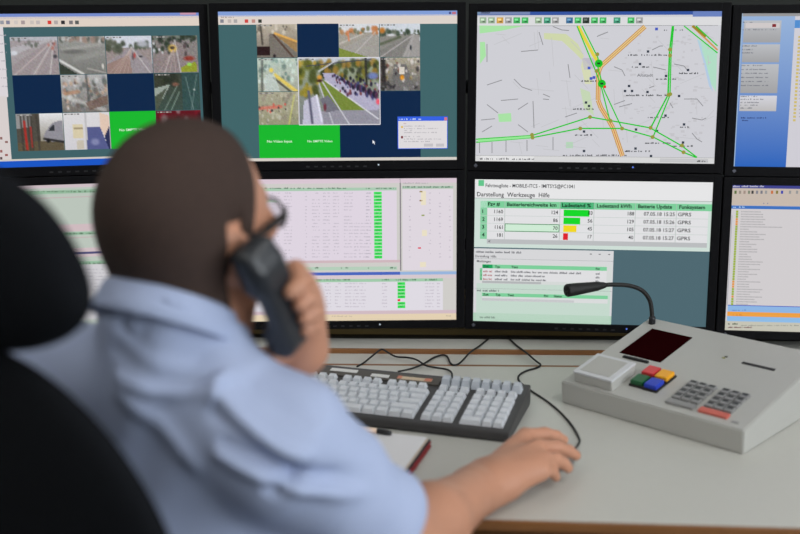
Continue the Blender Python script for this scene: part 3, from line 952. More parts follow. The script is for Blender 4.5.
d.quad([(478, 139.4), (532, 135.6), (532, 137.6), (478, 142)], L(150, 232, 150))
d.up()
OD = L(150, 150, 60)
for x, y in ((532, 134.8), (532.5, 137.6), (590, 117), (580.3, 128.5), (610.5, 120.8), (622, 128.5), (650.5, 127.8), (652.5, 137), (682, 145.5), (683.5, 152.2), (668.5, 94.8), (670.2, 94.2), (670, 49.5), (670, 55.5), (597.3, 54.3), (596.5, 71)):
    d.disc(x, y, 2.0, OD)
d.up()
for x, y in ((598.7, 63.5), (601.8, 83.7)):
    d.disc(x, y, 4.0, L(16, 190, 36), 14); d.up(); d.rect(x - 1.5, y - 1, x + 1.5, y + 0.8, L(20, 60, 26)); d.layer -= 1
d.up(); d.rect(603.5, 85.6, 606, 88, L(222, 40, 36))
d.build('screen', t)

# ---- column 3, lower: vehicle list
t = make_monitor(3, 1, 'lower monitor showing a vehicle battery table with green, yellow and red bars', 'ledblue')
d = Draw(3, 1)
screen_base(d, t, L(76, 103, 112))
d.rect(470, 175, 725, 247.5, W1)
d.up()
BK = L(16, 17, 20)
SWx0, SWx1 = -SW / 2, SW / 2
ph = lambda x, y: d.xy(x, y)
za = ph(475, 198.2)[1]; ze = ph(475, 247)[1]
d.rect_l(SWx0, za, SWx1, ze, L(206, 222, 214)); d.up()
d.rect(478.5, 180, 484, 186, L(96, 196, 138)); d.rect_l(SWx0, za + 0.0012, SWx1, za, L(168, 172, 170))
tz = ph(480, 200.8)[1]; th = ph(480, 207.6)[1]
HG = L(124, 206, 154)
xl = ph(480.3, 215)[0]; xr = SWx1 - 0.006
d.rect_l(xl, tz, SWx1, th, HG)
x1_, x2_, x3_, x4_, x5_, x6_ = [ph(x, y)[0] for x, y in ((487.2, 215), (504.8, 215), (559.8, 217), (593.8, 218), (635, 220), (676, 221))]
rows = [ph(487, y)[1] for y in (207.6, 215.4, 223.2, 231.0, 238.9)]
d.rect_l(x1_, rows[0], xr, rows[-1], L(224, 224, 226)); d.rect_l(xl, rows[0], x1_, rows[-1], L(134, 204, 160))
d.rect_l(x1_, rows[-1], xr, rows[-1] - 0.0095, L(186, 188, 190))
d.rect_l(xl, tz, x1_, th, L(176, 222, 196)); d.rect_l(x3_, tz, x4_, th, L(38, 168, 102))
d.up()
for x in (x2_, x3_, x4_, x5_, x6_):
    d.rect_l(x - 0.0005, tz, x + 0.0005, rows[-1], L(176, 186, 182))
for z in rows[1:-1]:
    d.rect_l(xl, z + 0.0004, xr, z - 0.0004, L(192, 202, 198))
scr = d.build('screen', t)
d.layer = 5


def ltext(s, x0, z, x1, h, col, bold=False, right=False, k=1.0):
    """local text: capital height h, from x0 (or ending at x1 if right)"""
    v, f = text_mesh(s, bold)
    sx = h / 0.69 * k
    w = (v[:, 0].max() - v[:, 0].min())
    if x1 is not None and not right:
        sx = (x1 - x0) / w
    if right:
        x0 = x1 - w * sx
    base = len(d.V)
    for x, zz in v:
        d.V.append((x0 + (x - v[:, 0].min()) * sx, d.y(), z + zz * h / 0.69)); d.C.append(col)
    for p in f:
        d.F.append(tuple(base + q for q in p))


d.text('Fahrzeugliste - MOBILE-ITCS - IMITSYS@PC1041', 485.6, 187.0, 574.5, 3.6, L(40, 42, 48))
d.text('Darstellung  Werkzeuge  Hilfe', 477.0, 196.2, 549.5, 4.4, L(24, 26, 30))
zh = (tz + th) / 2 - 0.0028
HB = L(6, 44, 26)
for s, a_, b_ in (('Fzg #', (488, 206), (500, 206)), ('Batteriereichweite km', (507, 206), (556.5, 206)), ('Ladestand %', (562, 208), (591, 208)), ('Ladestand kWh', (596.8, 209), (631.5, 209)), ('Batterie Update', (638, 210), (672, 210)), ('Funksystem', (679, 211), (705, 211))):
    ltext(s, ph(*a_)[0], zh, ph(*b_)[0], 0.0072, HB, True)
data = [('1', '1160', '124', '83', '188', '07.05.18 15:25'), ('2', '1169', '86', '56', '129', '07.05.18 15:26'), ('3', '1161', '70', '45', '105', '07.05.18 15:27'), ('4', '181', '26', '17', '40', '07.05.18 15:27')]
barc = [L(10, 214, 36), L(10, 214, 36), L(240, 214, 30), L(222, 28, 40)]
for i, r_ in enumerate(data):
    zc = (rows[i] + rows[i + 1]) / 2 - 0.0031
    ltext(r_[0], xl + 0.004, zc, None, 0.0072, HB, True)
    for s, xe in ((r_[1], ph(503, 215)[0]), (r_[2], ph(558, 215)[0]), (r_[3], ph(592.5, 215)[0]), (r_[4], ph(634, 218)[0])):
        ltext(s, 0, zc, xe, 0.0072, BK, False, True, 0.95)
    ltext(r_[5], ph(643.5, 220)[0], zc, ph(674.5, 220)[0], 0.0072, BK)
    ltext('GPRS', ph(677.6, 220)[0], zc, ph(691, 220)[0], 0.0072, BK)
d.layer = 4
x0b = ph(563.6, 216)[0]
for i, w in enumerate((26, 17, 13.4, 5)):
    d.rect_l(x0b, rows[i] - 0.0016, x0b + w * 0.00198, rows[i + 1] + 0.0010, barc[i])
gx0, gx1, g0, g1 = x2_ + 0.001, x3_ - 0.001, rows[2] - 0.0006, rows[3] + 0.0006
d.rect_l(gx0, g0, gx1, g1, L(206, 234, 212)); d.layer = 4.5
for q in (((gx0, g0), (gx1, g0)), ((gx1, g0), (gx1, g1)), ((gx1, g1), (gx0, g1)), ((gx0, g1), (gx0, g0))):
    d.line(q, 0.7, L(40, 130, 70), True)
ltext('<', x1_ + 0.003, rows[-1] - 0.0078, None, 0.006, BK)
d.build('table_text', scr)
# message window below the table
d.layer = 7
xw = ph(612.3, 290)[0]
zt_ = ph(475, 248.2)[1]
d.rect_l(SWx0, zt_, xw, -SH / 2, L(214, 214, 216)); d.up()
d.rect_l(SWx0 + 0.006, ph(475, 283)[1], xw - 0.004, -SH / 2, L(196, 216, 204))
d.rect_l(SWx0 + 0.004, ph(480, 262)[1], xw - 0.002, ph(480, 283)[1], L(212, 216, 214))
d.rect_l(SWx0, ph(475, 312.5)[1], xw, -SH / 2, L(176, 208, 186)); d.up()
x_a, x_b = ph(482, 290)[0], ph(608, 290)[0]
ph0 = ph(480, 264.2)[1]; ph1 = ph(480, 268)[1]
d.rect_l(x_a, ph0, x_b - 0.004, ph1, HG); d.rect_l(x_a, ph1, x_b - 0.004, ph(480, 280)[1], L(222, 222, 224)); d.rect_l(x_a - 0.005, ph1, x_a, ph(480, 280)[1], L(120, 200, 150))
d.rect_l(x_a, ph(480, 280.6)[1], ph(541, 285)[0], ph(480, 282.8)[1], L(178, 180, 182))
d.rect_l(x_a, ph(480, 292.6)[1], x_b, ph(480, 296)[1], HG); d.rect_l(x_a, ph(480, 296)[1], x_b, ph(480, 300.4)[1], L(216, 218, 218)); d.rect_l(x_a, ph(480, 298)[1], ph(574, 300)[0], ph(480, 300.4)[1], L(190, 190, 194))
for y in (258.3, 288):
    d.rect_l(SWx0, ph(478, y)[1], xw, ph(478, y)[1] - 0.0006, L(150, 156, 156))
d.up()
d.rect_l(x_a, ph0, x_a + 0.021, ph1, L(20, 160, 90))
z_ = lambda y: ph(480, y)[1]
ltext('Darstellung  Hilfe', SWx0 + 0.003, z_(257.2), SWx0 + 0.046, 0.0048, L(60, 62, 66))
ltext('Meldungen', SWx0 + 0.006, z_(262.2), SWx0 + 0.035, 0.0048, L(70, 72, 76))
for s, xx in (('Zeit', x_a + 0.002), ('Typ', x_a + 0.026), ('Text', x_a + 0.06), ('Fzg', x_b - 0.026)):
    ltext(s, xx, ph1 + 0.0014, None, 0.0046, HB, True); 
for s, xx in (('Zeit', x_a + 0.002), ('Typ', x_a + 0.028), ('Text', x_a + 0.053), ('Fzg', x_a + 0.128), ('Status', x_a + 0.148)):
    ltext(s, xx, ph(480, 296)[1] + 0.0014, None, 0.0046, HB, True)


def lgreek(x0, x1, z, h, col, seed):
    rnd = random.Random(seed); x = x0
    while x < x1:
        e = min(x1, x + rnd.uniform(0.006, 0.018)); q = x
        while q < e:
            lw = rnd.uniform(0.0009, 0.0017)
            d.rect_l(q, z + h * rnd.choice((0.7, 0.7, 1)), min(e, q + lw), z, col); q += lw + rnd.uniform(0.0004, 0.0008)
        x = e + rnd.uniform(0.002, 0.0035)


GT = L(96, 98, 104)
lgreek(SWx0 + 0.004, SWx0 + 0.098, z_(252.7), 0.0044, GT, 70)
for i, y in enumerate((272.0, 275.8, 279.7)):
    lgreek(x_a + 0.002, x_a + 0.02, z_(y), 0.0042, L(170, 90, 90), 71 + i); lgreek(x_a + 0.026, x_a + 0.052, z_(y), 0.0042, GT, 75 + i); lgreek(x_a + 0.059, x_a + (0.205, 0.128, 0.131)[i], z_(y), 0.0042, GT, 80 + i); lgreek(x_b - 0.026, x_b - 0.018, z_(y), 0.0042, GT, 85 + i)
    ltext(str(i + 1), x_a - 0.0035, z_(y), None, 0.004, HB)
lgreek(SWx0 + 0.007, SWx0 + 0.052, z_(291.3), 0.0044, GT, 90); lgreek(SWx0 + 0.014, SWx0 + 0.048, z_(318), 0.0044, L(110, 130, 118), 91)
for xx in (xw - 0.048, xw - 0.03, xw - 0.011):
    d.rect_l(xx, z_(251.4), xx + 0.004, z_(252.2), L(90, 90, 94))
d.build('message_window', scr)

# ---- column 2, lower: list windows
t = make_monitor(2, 1, 'lower monitor showing pinkish data lists with a green column, behind the phone', 'ledwhite')
d = Draw(2, 1)
screen_base(d, t, L(206, 204, 200))
d.layer = 1
z_ = lambda y: d.xy(440, y)[1]
X_ = lambda x: d.xy(x, 250)[0]
d.rect_l(SWx0, SH / 2, SWx1, z_(182.6), L(216, 198, 210)); d.rect_l(SWx0, z_(187), X_(397), z_(190), L(170, 202, 178))
d.rect_l(SWx0, z_(190), X_(397), z_(259.5), L(222, 212, 224)); d.rect_l(X_(402.5), z_(189), X_(453), z_(270), L(222, 214, 222)); d.rect_l(X_(402.5), z_(186), X_(453), z_(188.4), L(170, 196, 176))
d.rect_l(SWx0, z_(259.5), X_(400), z_(262), L(206, 182, 188)); d.rect_l(SWx0, z_(266), X_(397), z_(269.4), L(180, 206, 186))
d.rect_l(X_(400), SH / 2, X_(401.2), z_(270.4), L(130, 124, 130))
d.rect_l(SWx0, z_(271.4), X_(400), z_(274.4), L(70, 100, 190)); d.rect_l(X_(400), z_(271.4), SWx1, z_(274.4), L(150, 180, 220))
d.rect_l(SWx0, z_(274.4), SWx1, z_(278), L(214, 200, 206)); d.rect_l(SWx0, z_(278.3), X_(443), z_(281.2), L(160, 202, 170)); d.rect_l(SWx0, z_(281.2), X_(443), z_(310), L(222, 218, 226))
d.rect_l(SWx0, z_(310), SWx1, z_(313.4), L(208, 186, 194)); d.rect_l(SWx0, z_(313.4), SWx1, -SH / 2, L(226, 208, 178))
d.up()
GT = L(190, 182, 194)
for i in range(20):
    y = 193.6 + i * 3.36
    for j, (a_, b_) in enumerate(((240, 250), (253, 262), (272, 280), (284, 292), (305, 307), (312, 320), (323, 330), (333, 339), (344, 353))):
        if (i * 7 + j * 3) % 11 != 0:
            d.greek(a_, b_, y, 1.2, GT, i * 13 + j)
    if i > 8:
        d.greek(354, 370, y, 1.2, GT, i)
    d.greek(366, 371, y, 1.1, L(176, 170, 182), i + 300)
    d.rect_l(X_(374.3), z_(y - 2.3), X_(382.2), z_(y + 0.5), L(60, 224, 90) if i % 2 else L(70, 232, 100))
    d.layer += 1; d.greek(375.5, 381.5, y - 0.1, 1.2, L(40, 150, 60), i + 60); d.layer -= 1
    for j, (a_, b_) in enumerate(((409, 411), (429, 431), (439, 441), (449, 451))):
        if (i * 5 + j) % 3:
            d.greek(a_, b_, y, 1.2, GT, i * 3 + j)
for x, y, cc in ((421, 191.6, (150, 130, 70)), (421, 200.6, (150, 120, 80)), (423, 215.3, (150, 160, 90)), (419.5, 248, (220, 70, 90))):
    d.rect(x - 1.5, y - 0.7, x + 1.5, y + 0.7, L(*cc))
for x0, x1_, y0, y1 in ((421, 426, 191, 205), (422, 427, 230, 236), (420, 426, 262, 267)):
    d.rect(x0, y0, x1_, y1, L(232, 222, 196))
for i in range(8):
    y = 284.0 + i * 3.3
    for j, (a_, b_) in enumerate(((240, 262), (268, 280), (285, 292), (312, 320), (325, 331), (335, 341), (345, 352), (353, 366), (382, 387), (425, 434), (437, 440))):
        d.greek(a_, b_, y, 1.2, GT, i * 17 + j)
    if i != 5:
        d.rect_l(X_(397.3), z_(y - 2.2), X_(405), z_(y + 0.6), L(56, 222, 86)); d.layer += 1; d.greek(398.5, 403.8, y, 1.2, L(40, 150, 60), i + 90); d.layer -= 1
    else:
        d.rect_l(X_(397.3), z_(y - 1.8), X_(400), z_(y + 0.2), L(232, 40, 30))
for y, x0, x1_, s in ((188.9, 240, 346, 1), (188.9, 366, 372, 2), (188.9, 376, 396, 3), (268.5, 290, 296, 4), (268.5, 315, 321, 5), (268.5, 341, 348, 6), (268.5, 368, 372, 7), (268.5, 390, 396, 8), (280.4, 240, 350, 9), (280.4, 382, 390, 10), (280.4, 396, 418, 11), (280.4, 424, 441, 12), (187.6, 403, 452, 13)):
    d.greek(x0, x1_, y, 1.5, L(70, 104, 80), s + 500)
d.greek(403, 428, 183.6, 1.1, L(166, 156, 166), 600); d.greek(332, 352, 316.8, 1.2, L(190, 176, 156), 601); d.greek(446, 453, 316.3, 1.2, L(180, 166, 146), 602)
d.build('screen', t)

# ---- column 1, lower: pale lists behind the chair
t = make_monitor(1, 1, 'lower monitor with pale green lists, partly hidden by the chair headrest', 'ledwhite')
d = Draw(1, 1)
screen_base(d, t, L(186, 196, 186))
d.layer = 1
z_ = lambda y: d.xy(80, y)[1]
for y0, y1, cc in ((180, 187.2, (206, 190, 196)), (224, 231, (206, 186, 190)), (248, 257, (206, 188, 192)), (189.5, 193, (150, 186, 158)), (232, 234.8, (150, 186, 158)), (261.5, 264.4, (150, 186, 158)), (265, 320, (206, 204, 208))):
    d.rect_l(SWx0, z_(y0), SWx1, z_(y1), L(*cc))
d.up()
d.rect_l(SWx0, z_(252), SWx1, z_(254.2), L(80, 80, 120))
for y, s in ((192.3, 1), (234.2, 2), (264, 3)):
    d.greek(-40, 200, y, 1.7, L(60, 92, 66), s)
for i in range(14):
    d.greek(-40, 196, 270 + i * 3.4, 1.2, L(176, 172, 182), i + 40)
for y in (196.5, 237):
    d.rect_l(SWx0, z_(y), SWx1, z_(y + 0.7), L(196, 170, 174))
d.build('screen', t)

# ---- column 4, upper: blue task pane
t = make_monitor(4, 0, 'upper monitor showing a blue pane with grey boxes, at the right border', 'ledblue')
d = Draw(4, 0)
d.rect_l(SWx0, SH / 2, SWx1, -SH / 2, L(150, 178, 216), L(40, 98, 186)); d.up()
d.rect_l(SWx0, SH / 2, SWx1, SH / 2 - 0.0055, L(150, 150, 152)); d.rect_l(SWx0, SH / 2, SWx0 + 0.0025, -SH / 2, L(160, 186, 214))
z_ = lambda y: d.xy(740, y)[1]
X_ = lambda x: d.xy(x, 90)[0]
xp = X_(790.6)
d.rect_l(xp, SH / 2 - 0.0055, SWx1, -SH / 2, L(206, 204, 212))
xa, xb = X_(740.3), X_(777.3)
for y0, y1 in ((20.5, 42.5), (44.3, 62.3), (64, 93)):
    d.rect_l(xa, z_(y0), xb, z_(y1), L(186, 188, 192), L(160, 160, 162))
d.rect_l(xa, z_(95.5), xb, z_(111), L(212, 212, 220), L(186, 184, 184))
d.up()
for y0, y1 in ((23, 28),):
    d.rect_l(xa + 0.003, z_(y0), xb - 0.003, z_(y1), L(206, 200, 200))
d.up()
d.rect(772.3, 24, 776, 27, L(130, 34, 40))
dk = L(110, 112, 122)
for i, (x1_, y) in enumerate(((753, 22.8), (776, 30.2), (757, 46.5), (756, 50.2), (753, 53.4), (762, 66), (768, 70), (768, 73.8), (768, 78), (768, 82), (768, 86), (757, 97), (765, 99.8), (760, 103), (758, 105.6), (753, 108.6))):
    d.greek(743 - (y - 20) * 0.03, x1_, y, 1.2, dk, i + 700)
d.greek(741, 766, 118.5, 1.4, L(40, 56, 110), 730); d.greek(741, 748, 121, 1.3, L(40, 56, 110), 731)
d.rect(795, 20, 800, 28, L(80, 140, 206))
for i in range(24):
    d.rect_l(xp + 0.008, z_(36 + i * 3.6), xp + 0.013, z_(38.2 + i * 3.6), L(206, 186, 110)); d.greek(799, 825, 38 + i * 3.6, 1.2, L(150, 150, 160), i + 740)
d.build('screen', t)

# ---- column 4, lower: contact list
t = make_monitor(4, 1, 'lower monitor showing a contact list with orange and blue bars, right border', 'ledblue')
d = Draw(4, 1)
screen_base(d, t, L(208, 204, 206))
d.layer = 1
z_ = lambda y: d.xy(730, y)[1]
d.rect_l(SWx0, SH / 2, SWx1, z_(188), L(62, 66, 140)); d.rect_l(SWx0, z_(188), SWx1, z_(205.2), L(198, 184, 172))
X_ = lambda x: d.xy(x, 260)[0]
d.rect_l(SWx0, z_(205.4), SWx1, z_(208.6), L(60, 112, 190))
zl = z_(305.5)
d.rect_l(SWx0 + 0.004, zl + 0.0015, SWx1, zl, L(70, 90, 190)); d.rect_l(SWx0 + 0.004, zl, SWx1, z_(311.5), L(140, 180, 226)); d.rect_l(SWx0 + 0.004, z_(311.5), SWx1, z_(316), L(236, 158, 66)); d.rect_l(SWx0 + 0.004, z_(316), SWx1, z_(321), L(140, 186, 230)); d.rect_l(SWx0, z_(321), SWx1, -SH / 2, L(196, 194, 180))
d.up()
d.greek(733, 764, 187.2, 1.8, L(190, 190, 210), 800); d.greek(733, 745, 207.8, 1.6, L(170, 200, 236), 801); d.greek(762, 770, 204, 1.2, L(130, 130, 160), 802)
for i, x in enumerate((735.5, 740, 744.5, 749, 752.5, 757, 761.5, 766, 772, 777, 782, 790, 797)):
    d.rect(x - 1, 190.6, x + 1, 193.8, L(*((90, 110, 60), (150, 140, 130), (160, 140, 130), (120, 130, 110), (60, 60, 60), (130, 130, 140), (120, 120, 130), (150, 150, 150), (200, 110, 60), (130, 120, 60), (60, 70, 170), (150, 150, 150), (150, 150, 150))[i]))
xi = X_(734.5)
for i in range(38):
    z = z_(210.5 + i * 2.5)
    cc = (150, 178, 40) if i not in (3, 4, 5, 28, 29, 30, 34) else (226, 150, 60)
    d.rect_l(xi - 0.0022, z, xi + 0.0022, z - 0.0042, L(*cc))
    w = RND.uniform(0.015, 0.05) if i != 6 else 0.08
    q = xi + 0.008
    while q < xi + 0.008 + w:
        d.rect_l(q, z - 0.0008, q + 0.0014, z - 0.003, L(160, 158, 160)); q += 0.0024
d.rect_l(SWx0 + 0.002, z_(215), SWx0 + 0.003, zl, L(150, 150, 160))
d.greek(728, 739, 324.6, 1.8, L(60, 80, 60), 803); d.greek(727, 752, 328, 1.4, L(120, 90, 90), 804); d.greek(741, 800, 326, 1.2, L(150, 150, 140), 805)
d.greek(732, 747, 310.8, 1.4, L(100, 140, 200), 806); d.greek(733, 742, 315.6, 1.4, L(206, 120, 40), 807)
d.build('screen', t)

# ---- rack that carries the monitors
rack = thing('monitor_rack', 'dark metal rack holding both rows of monitors above the desk', 'rack', (0, 0, 0))
for c in (1, 2, 3, 4):
    m0 = monitor_matrix(c, 0); m1 = monitor_matrix(c, 1)
    a = m0 @ Vector((0, 0.072, 0.10)); b = m1 @ Vector((0, 0.072, -0.12))
    bm = bmesh.new()
    add_box(bm, (0, 0, 0), (0.06, 0.03, (a - b).length), 0.003)
    o = from_bm('upright', bm, 'darkmetal', rack)
    mm = m0.to_3x3().to_4x4(); mm.translation = (a + b) / 2
    o.matrix_world = mm
    base = Vector((b.x, b.y + 0.10, DESK_Z + 0.0075))
    tube('foot_post', [b + Vector((0, 0.0, 0.05)), b + Vector((0, 0.095, 0.05)), base + Vector((0, 0, 0.007))], 0.016, 'darkmetal', rack)
    o = box('foot_plate', (base.x, base.y, base.z + 0.0046), (0.2, 0.12, 0.008), 'darkmetal', rack, 0.002)
for k in (1, 2, 3):
    for row, zz in ((0, 0.0), (1, 0.0)):
        a = monitor_matrix(k, row) @ Vector((0, 0.10, zz)); b = monitor_matrix(k + 1, row) @ Vector((0, 0.10, zz))
        tube('cross_rail', [a, b], 0.014, 'darkmetal', rack)

# ------------------------------------------------------------------ keyboard
KYAW = math.radians(-17.5)
kc = PZ(501.3, 443, DESK_Z) + Vector((0.011, -0.003, 0))            # front right corner on the desk
KW, KD = 0.476, 0.188
rx, ry = Vector((math.cos(KYAW), math.sin(KYAW), 0)), Vector((-math.sin(KYAW), math.cos(KYAW), 0))
ko = kc - rx * (KW / 2)
kb = thing('keyboard', 'wide dark grey computer keyboard with light grey keys before the monitors', 'keyboard', ko, (0, 0, KYAW))
prism('case', [(0, 0.004), (0.006, 0.0), (KD - 0.004, 0.0), (KD, 0.006), (KD, 0.036), (KD - 0.003, 0.038), (0.004, 0.0175), (0, 0.0150)], KW, 'kcase', kb, 0.0012)
SL = math.atan2(0.038 - 0.0175, KD - 0.007)
RX = Matrix.Rotation(SL, 3, 'X')


def kpos(x, v, lift=0.0):
    """x from the centre, v along the sloped top from the front edge"""
    return Vector((x, 0.004 + v * math.cos(SL) - lift * math.sin(SL), 0.0175 + v * math.sin(SL) + lift * math.cos(SL)))


def key_mesh(w, dpt, hgt):
    """tapered cap with a dished top"""
    bm = bmesh.new()
    w2, d2 = w / 2 - 0.0007, dpt / 2 - 0.0007
    ti = 0.0026
    lv = [[(-w2, -d2), (w2, -d2), (w2, d2), (-w2, d2)], [(-w2 + ti, -d2 + ti * 0.8), (w2 - ti, -d2 + ti * 0.8), (w2 - ti, d2 - ti * 0.9), (-w2 + ti, d2 - ti * 0.9)]]
    lo = [bm.verts.new((x, y, 0)) for x, y in lv[0]]
    hi = [bm.verts.new((x, y, hgt)) for x, y in lv[1]]
    for i in range(4):
        bm.faces.new((lo[i], lo[(i + 1) % 4], hi[(i + 1) % 4], hi[i]))
    r = bmesh.ops.inset_region(bm, faces=[bm.faces.new(hi)], thickness=0.0014)
    for v in hi:
        pass
    top = [f for f in bm.faces if all(abs(v.co.z - hgt) < 1e-6 for v in f.verts)]
    inner = [f for f in top if f.calc_area() == max(q.calc_area() for q in top)]
    for v in inner[0].verts:
        v.co.z -= 0.0007
    bm.faces.new(lo[::-1])
    bmesh.ops.recalc_face_normals(bm, faces=bm.faces[:])
    me = bpy.data.meshes.new('key')
    bm.to_mesh(me); bm.free()
    return me


KEYM = {}


def key(x, v, w, dpt=0.0198, hgt=0.0085, m='keycap', lift=0.0005):
    k_ = (round(w, 4), round(dpt, 4), hgt, m)
    if k_ not in KEYM:
        me = key_mesh(w, dpt, hgt)
        me.materials.append(MT[m])
        KEYM[k_] = me
    o = link(bpy.data.objects.new('key', KEYM[k_]), kb)
    o.location = kpos(x, v, lift)
    o.rotation_euler = (SL, 0, 0)
    return o


U = 0.0188
xr_ = KW / 2 - 0.012           # right end of the number block
R0 = 0.0195                    # first row
RP = 0.0206
# number block 4 columns and cursor block 3 columns, five rows and a row above
nb = [xr_ - U * (3.5 - i) for i in range(4)]
cb = [nb[0] - U * 0.5 - 0.0105 - U * (2.5 - i) for i in range(3)]
for r in range(5):
    for i, x in enumerate(nb):
        if r == 0 and i == 0:
            key(x + U / 2, R0, 2 * U, m='keycap')
        elif r == 0 and i == 1:
            continue
        else:
            key(x, R0 + r * RP, U)
    for x in cb:
        key(x, R0 + r * RP, U)
v6 = R0 + 5 * RP + 0.004
for x in nb + cb:
    key(x, v6, U * 0.92, 0.0175)
x0m = cb[0] - U * 0.5 - 0.0105 - 15 * U     # left end of the main block
rows_ = [[1.5, 1.25, 1.25, 6.0, 1.25, 1.25, 1.25, 1.25], [1.25, 1] + [1] * 9 + [1, 2.75], [1.75] + [1] * 11 + [2.25], [1.5] + [1] * 12 + [1.5], [1] * 13 + [2.0]]
for r, ws in enumerate(rows_):
    x = x0m
    for w in ws:
        key(x + w * U / 2, R0 + r * RP, w * U)
        x += w * U
for i in range(13):
    gap = 0.0 if i == 0 else 0.45 if i < 5 else 0.9 if i < 9 else 1.5
    if 4 < i < 9:
        gap = 1.0
    key(x0m + (i + 0.5 + gap) * U, v6, U * 0.94, 0.0175)
# tall row of function keys at the back right
xa_, xb_ = cb[0] - U * 0.5, nb[3] + U * 0.5 + 0.004
for i in range(8):
    w = (xb_ - xa_) / 8
    key(xa_ + (i + 0.5) * w, v6 + 0.0232, w, 0.0215, 0.015, 'keycap2')
# dark strip with paper labels above the main block
bm = bmesh.new()
add_box(bm, kpos((x0m + cb[0] - U) / 2, v6 + 0.0285, 0.0012), (cb[0] - U - x0m + 0.012, 0.030, 0.0025), 0.0006, RX)
from_bm('label_strip', bm, 'kcase2', kb)
ks = math.cos(KYAW)
for xx, w, vv, mk in ((-0.105, 0.052, 0.034, 'labelw'), (-0.055 + 0.022, 0.034, 0.0265, 'labelw'), (0.0325, 0.064, 0.0275, 'labelb')):
    bm = bmesh.new(); add_box(bm, kpos(xx, v6 + vv, 0.003), (w, 0.011, 0.0012), 0.0003, RX)
    from_bm('paper_label', bm, mk, kb)
for xx, w in ((0.0045, 0.008), (0.058, 0.013)):
    bm = bmesh.new(); add_box(bm, kpos(xx, v6 + 0.0275, 0.0038), (w, 0.0105, 0.0008), 0.0, RX)
    from_bm('label_print', bm, 'labelr', kb)

# ------------------------------------------------------------------ intercom console
CYAW = -0.7589
CW_, CD_, HF, HB_ = 0.3476, 0.2931, 0.0417, 0.0969
co = Vector((0.2855, 1.8734, DESK_Z)) + Vector((math.cos(CYAW), math.sin(CYAW), 0)) * (CW_ / 2)
con = thing('intercom_console', 'pale grey wedge-shaped intercom console with keypad and gooseneck microphone', 'intercom', co, (0, 0, CYAW))
prism('housing', [(0.004, 0.0), (CD_ - 0.004, 0.0), (CD_, HB_), (0, HF)], CW_, 'console', con, 0.002)
CSL = math.atan2(HB_ - HF, CD_)
RC_ = Matrix.Rotation(CSL, 3, 'X')


def cp(u, v, lift=0.0):
    return Vector((u - CW_ / 2, v * math.cos(CSL) - lift * math.sin(CSL), HF + v * math.sin(CSL) + lift * math.cos(CSL)))


def cbox(name, u0, u1, v0, v1, z0, z1, m, bev=0.0, parent=None):
    bm = bmesh.new()
    c_ = cp((u0 + u1) / 2, (v0 + v1) / 2, (z0 + z1) / 2)
    add_box(bm, c_, (u1 - u0, v1 - v0, z1 - z0), bev, RC_)
    return from_bm(name, bm, m, parent or con)


disp = cbox('display', 0.031, 0.116, 0.1415, 0.2555, -0.002, 0.0012, 'redglass', 0.0005)
ds = cbox('display_slot', 0.046, 0.098, 0.127, 0.1335, -0.002, 0.003, 'slot', 0.0008)
for i in range(5):
    cbox('slot_key', 0.0475 + i * 0.01, 0.0555 + i * 0.01, 0.128, 0.1325, 0.002, 0.0042, 'keydark', 0.0004)
sp = cbox('speaker_box', 0.022, 0.100, 0.010, 0.086, -0.001, 0.017, 'console', 0.003)
cbox('speaker_lid', 0.0205, 0.1015, 0.0085, 0.0875, 0.0172, 0.0215, 'consolel', 0.0018, con)
cbox('speaker_pad', 0.030, 0.090, 0.018, 0.078, 0.0212, 0.0222, 'console', 0.0004, con)
for nm, u_, v_, mk in (('red', 0.1270, 0.0935, 'bred'), ('yellow', 0.1545, 0.0915, 'byel'), ('green', 0.1270, 0.0575, 'bgrn'), ('blue', 0.1545, 0.0565, 'bblu')):
    b_ = cbox('button_surround', u_ - 0.0138, u_ + 0.0138, v_ - 0.0165, v_ + 0.0165, -0.001, 0.004, 'bframe', 0.001)
    k_ = cbox('button', u_ - 0.0120, u_ + 0.0120, v_ - 0.0142, v_ + 0.0142, 0.003, 0.0115, mk, 0.0022)
    k_['label'] = nm + ' square push button'
for bi, (u0, v0) in enumerate(((0.2061, 0.0445), (0.2660, 0.0445))):
    for r in range(4):
        for i in range(3):
            u_, v_ = u0 + i * 0.0172, v0 + r * 0.0172
            k_ = cbox('keypad_key', u_ - 0.0076, u_ + 0.0076, v_ - 0.0076, v_ + 0.0076, -0.001, 0.0052, 'keymetal', 0.0015)
            cbox('key_mark', u_ - 0.0052, u_ + 0.0052, v_ - 0.0005, v_ + 0.0062, 0.0047, 0.0056, 'keydark', 0.0003, con)
    cbox('keypad_bar', u0 - 0.0085, u0 + 0.043, v0 - 0.0265, v0 - 0.0125, -0.001, 0.0045, 'keymetal' if bi == 0 else 'redbar', 0.0012)
for dv in (0.0, 0.006):
    cbox('indicator', 0.2015 + dv * 0.3, 0.2065 + dv * 0.3, 0.2065 + dv, 0.2095 + dv, -0.001, 0.0015, 'ledoff' if dv == 0 else 'ledgrey', 0.0004)
cbox('card_slot', 0.240, 0.300, 0.2035, 0.2105, -0.002, 0.0012, 'slot', 0.0005)
cbox('maker_plate', 0.318, 0.330, 0.014, 0.020, -0.0005, 0.0006, 'keymetal')
for sx in (-1, 1):
    for yy in (0.03, CD_ - 0.03):
        box('rubber_foot', (sx * (CW_ / 2 - 0.03), yy, 0.0015), (0.02, 0.02, 0.003), 'rubber', con)
# gooseneck microphone: a part of the console; the arm stands above the back corner and leans over the desk
mb = cp(0.0175, 0.277)
con_m = Matrix.Translation(co) @ Matrix.Rotation(CYAW, 4, 'Z')
inv = con_m.inverted()
wb = con_m @ mb
depth0 = (wb - CO).dot(CF)


def mp_(px, py, dd=0.0):
    return inv @ PD(px, py, depth0 + dd)


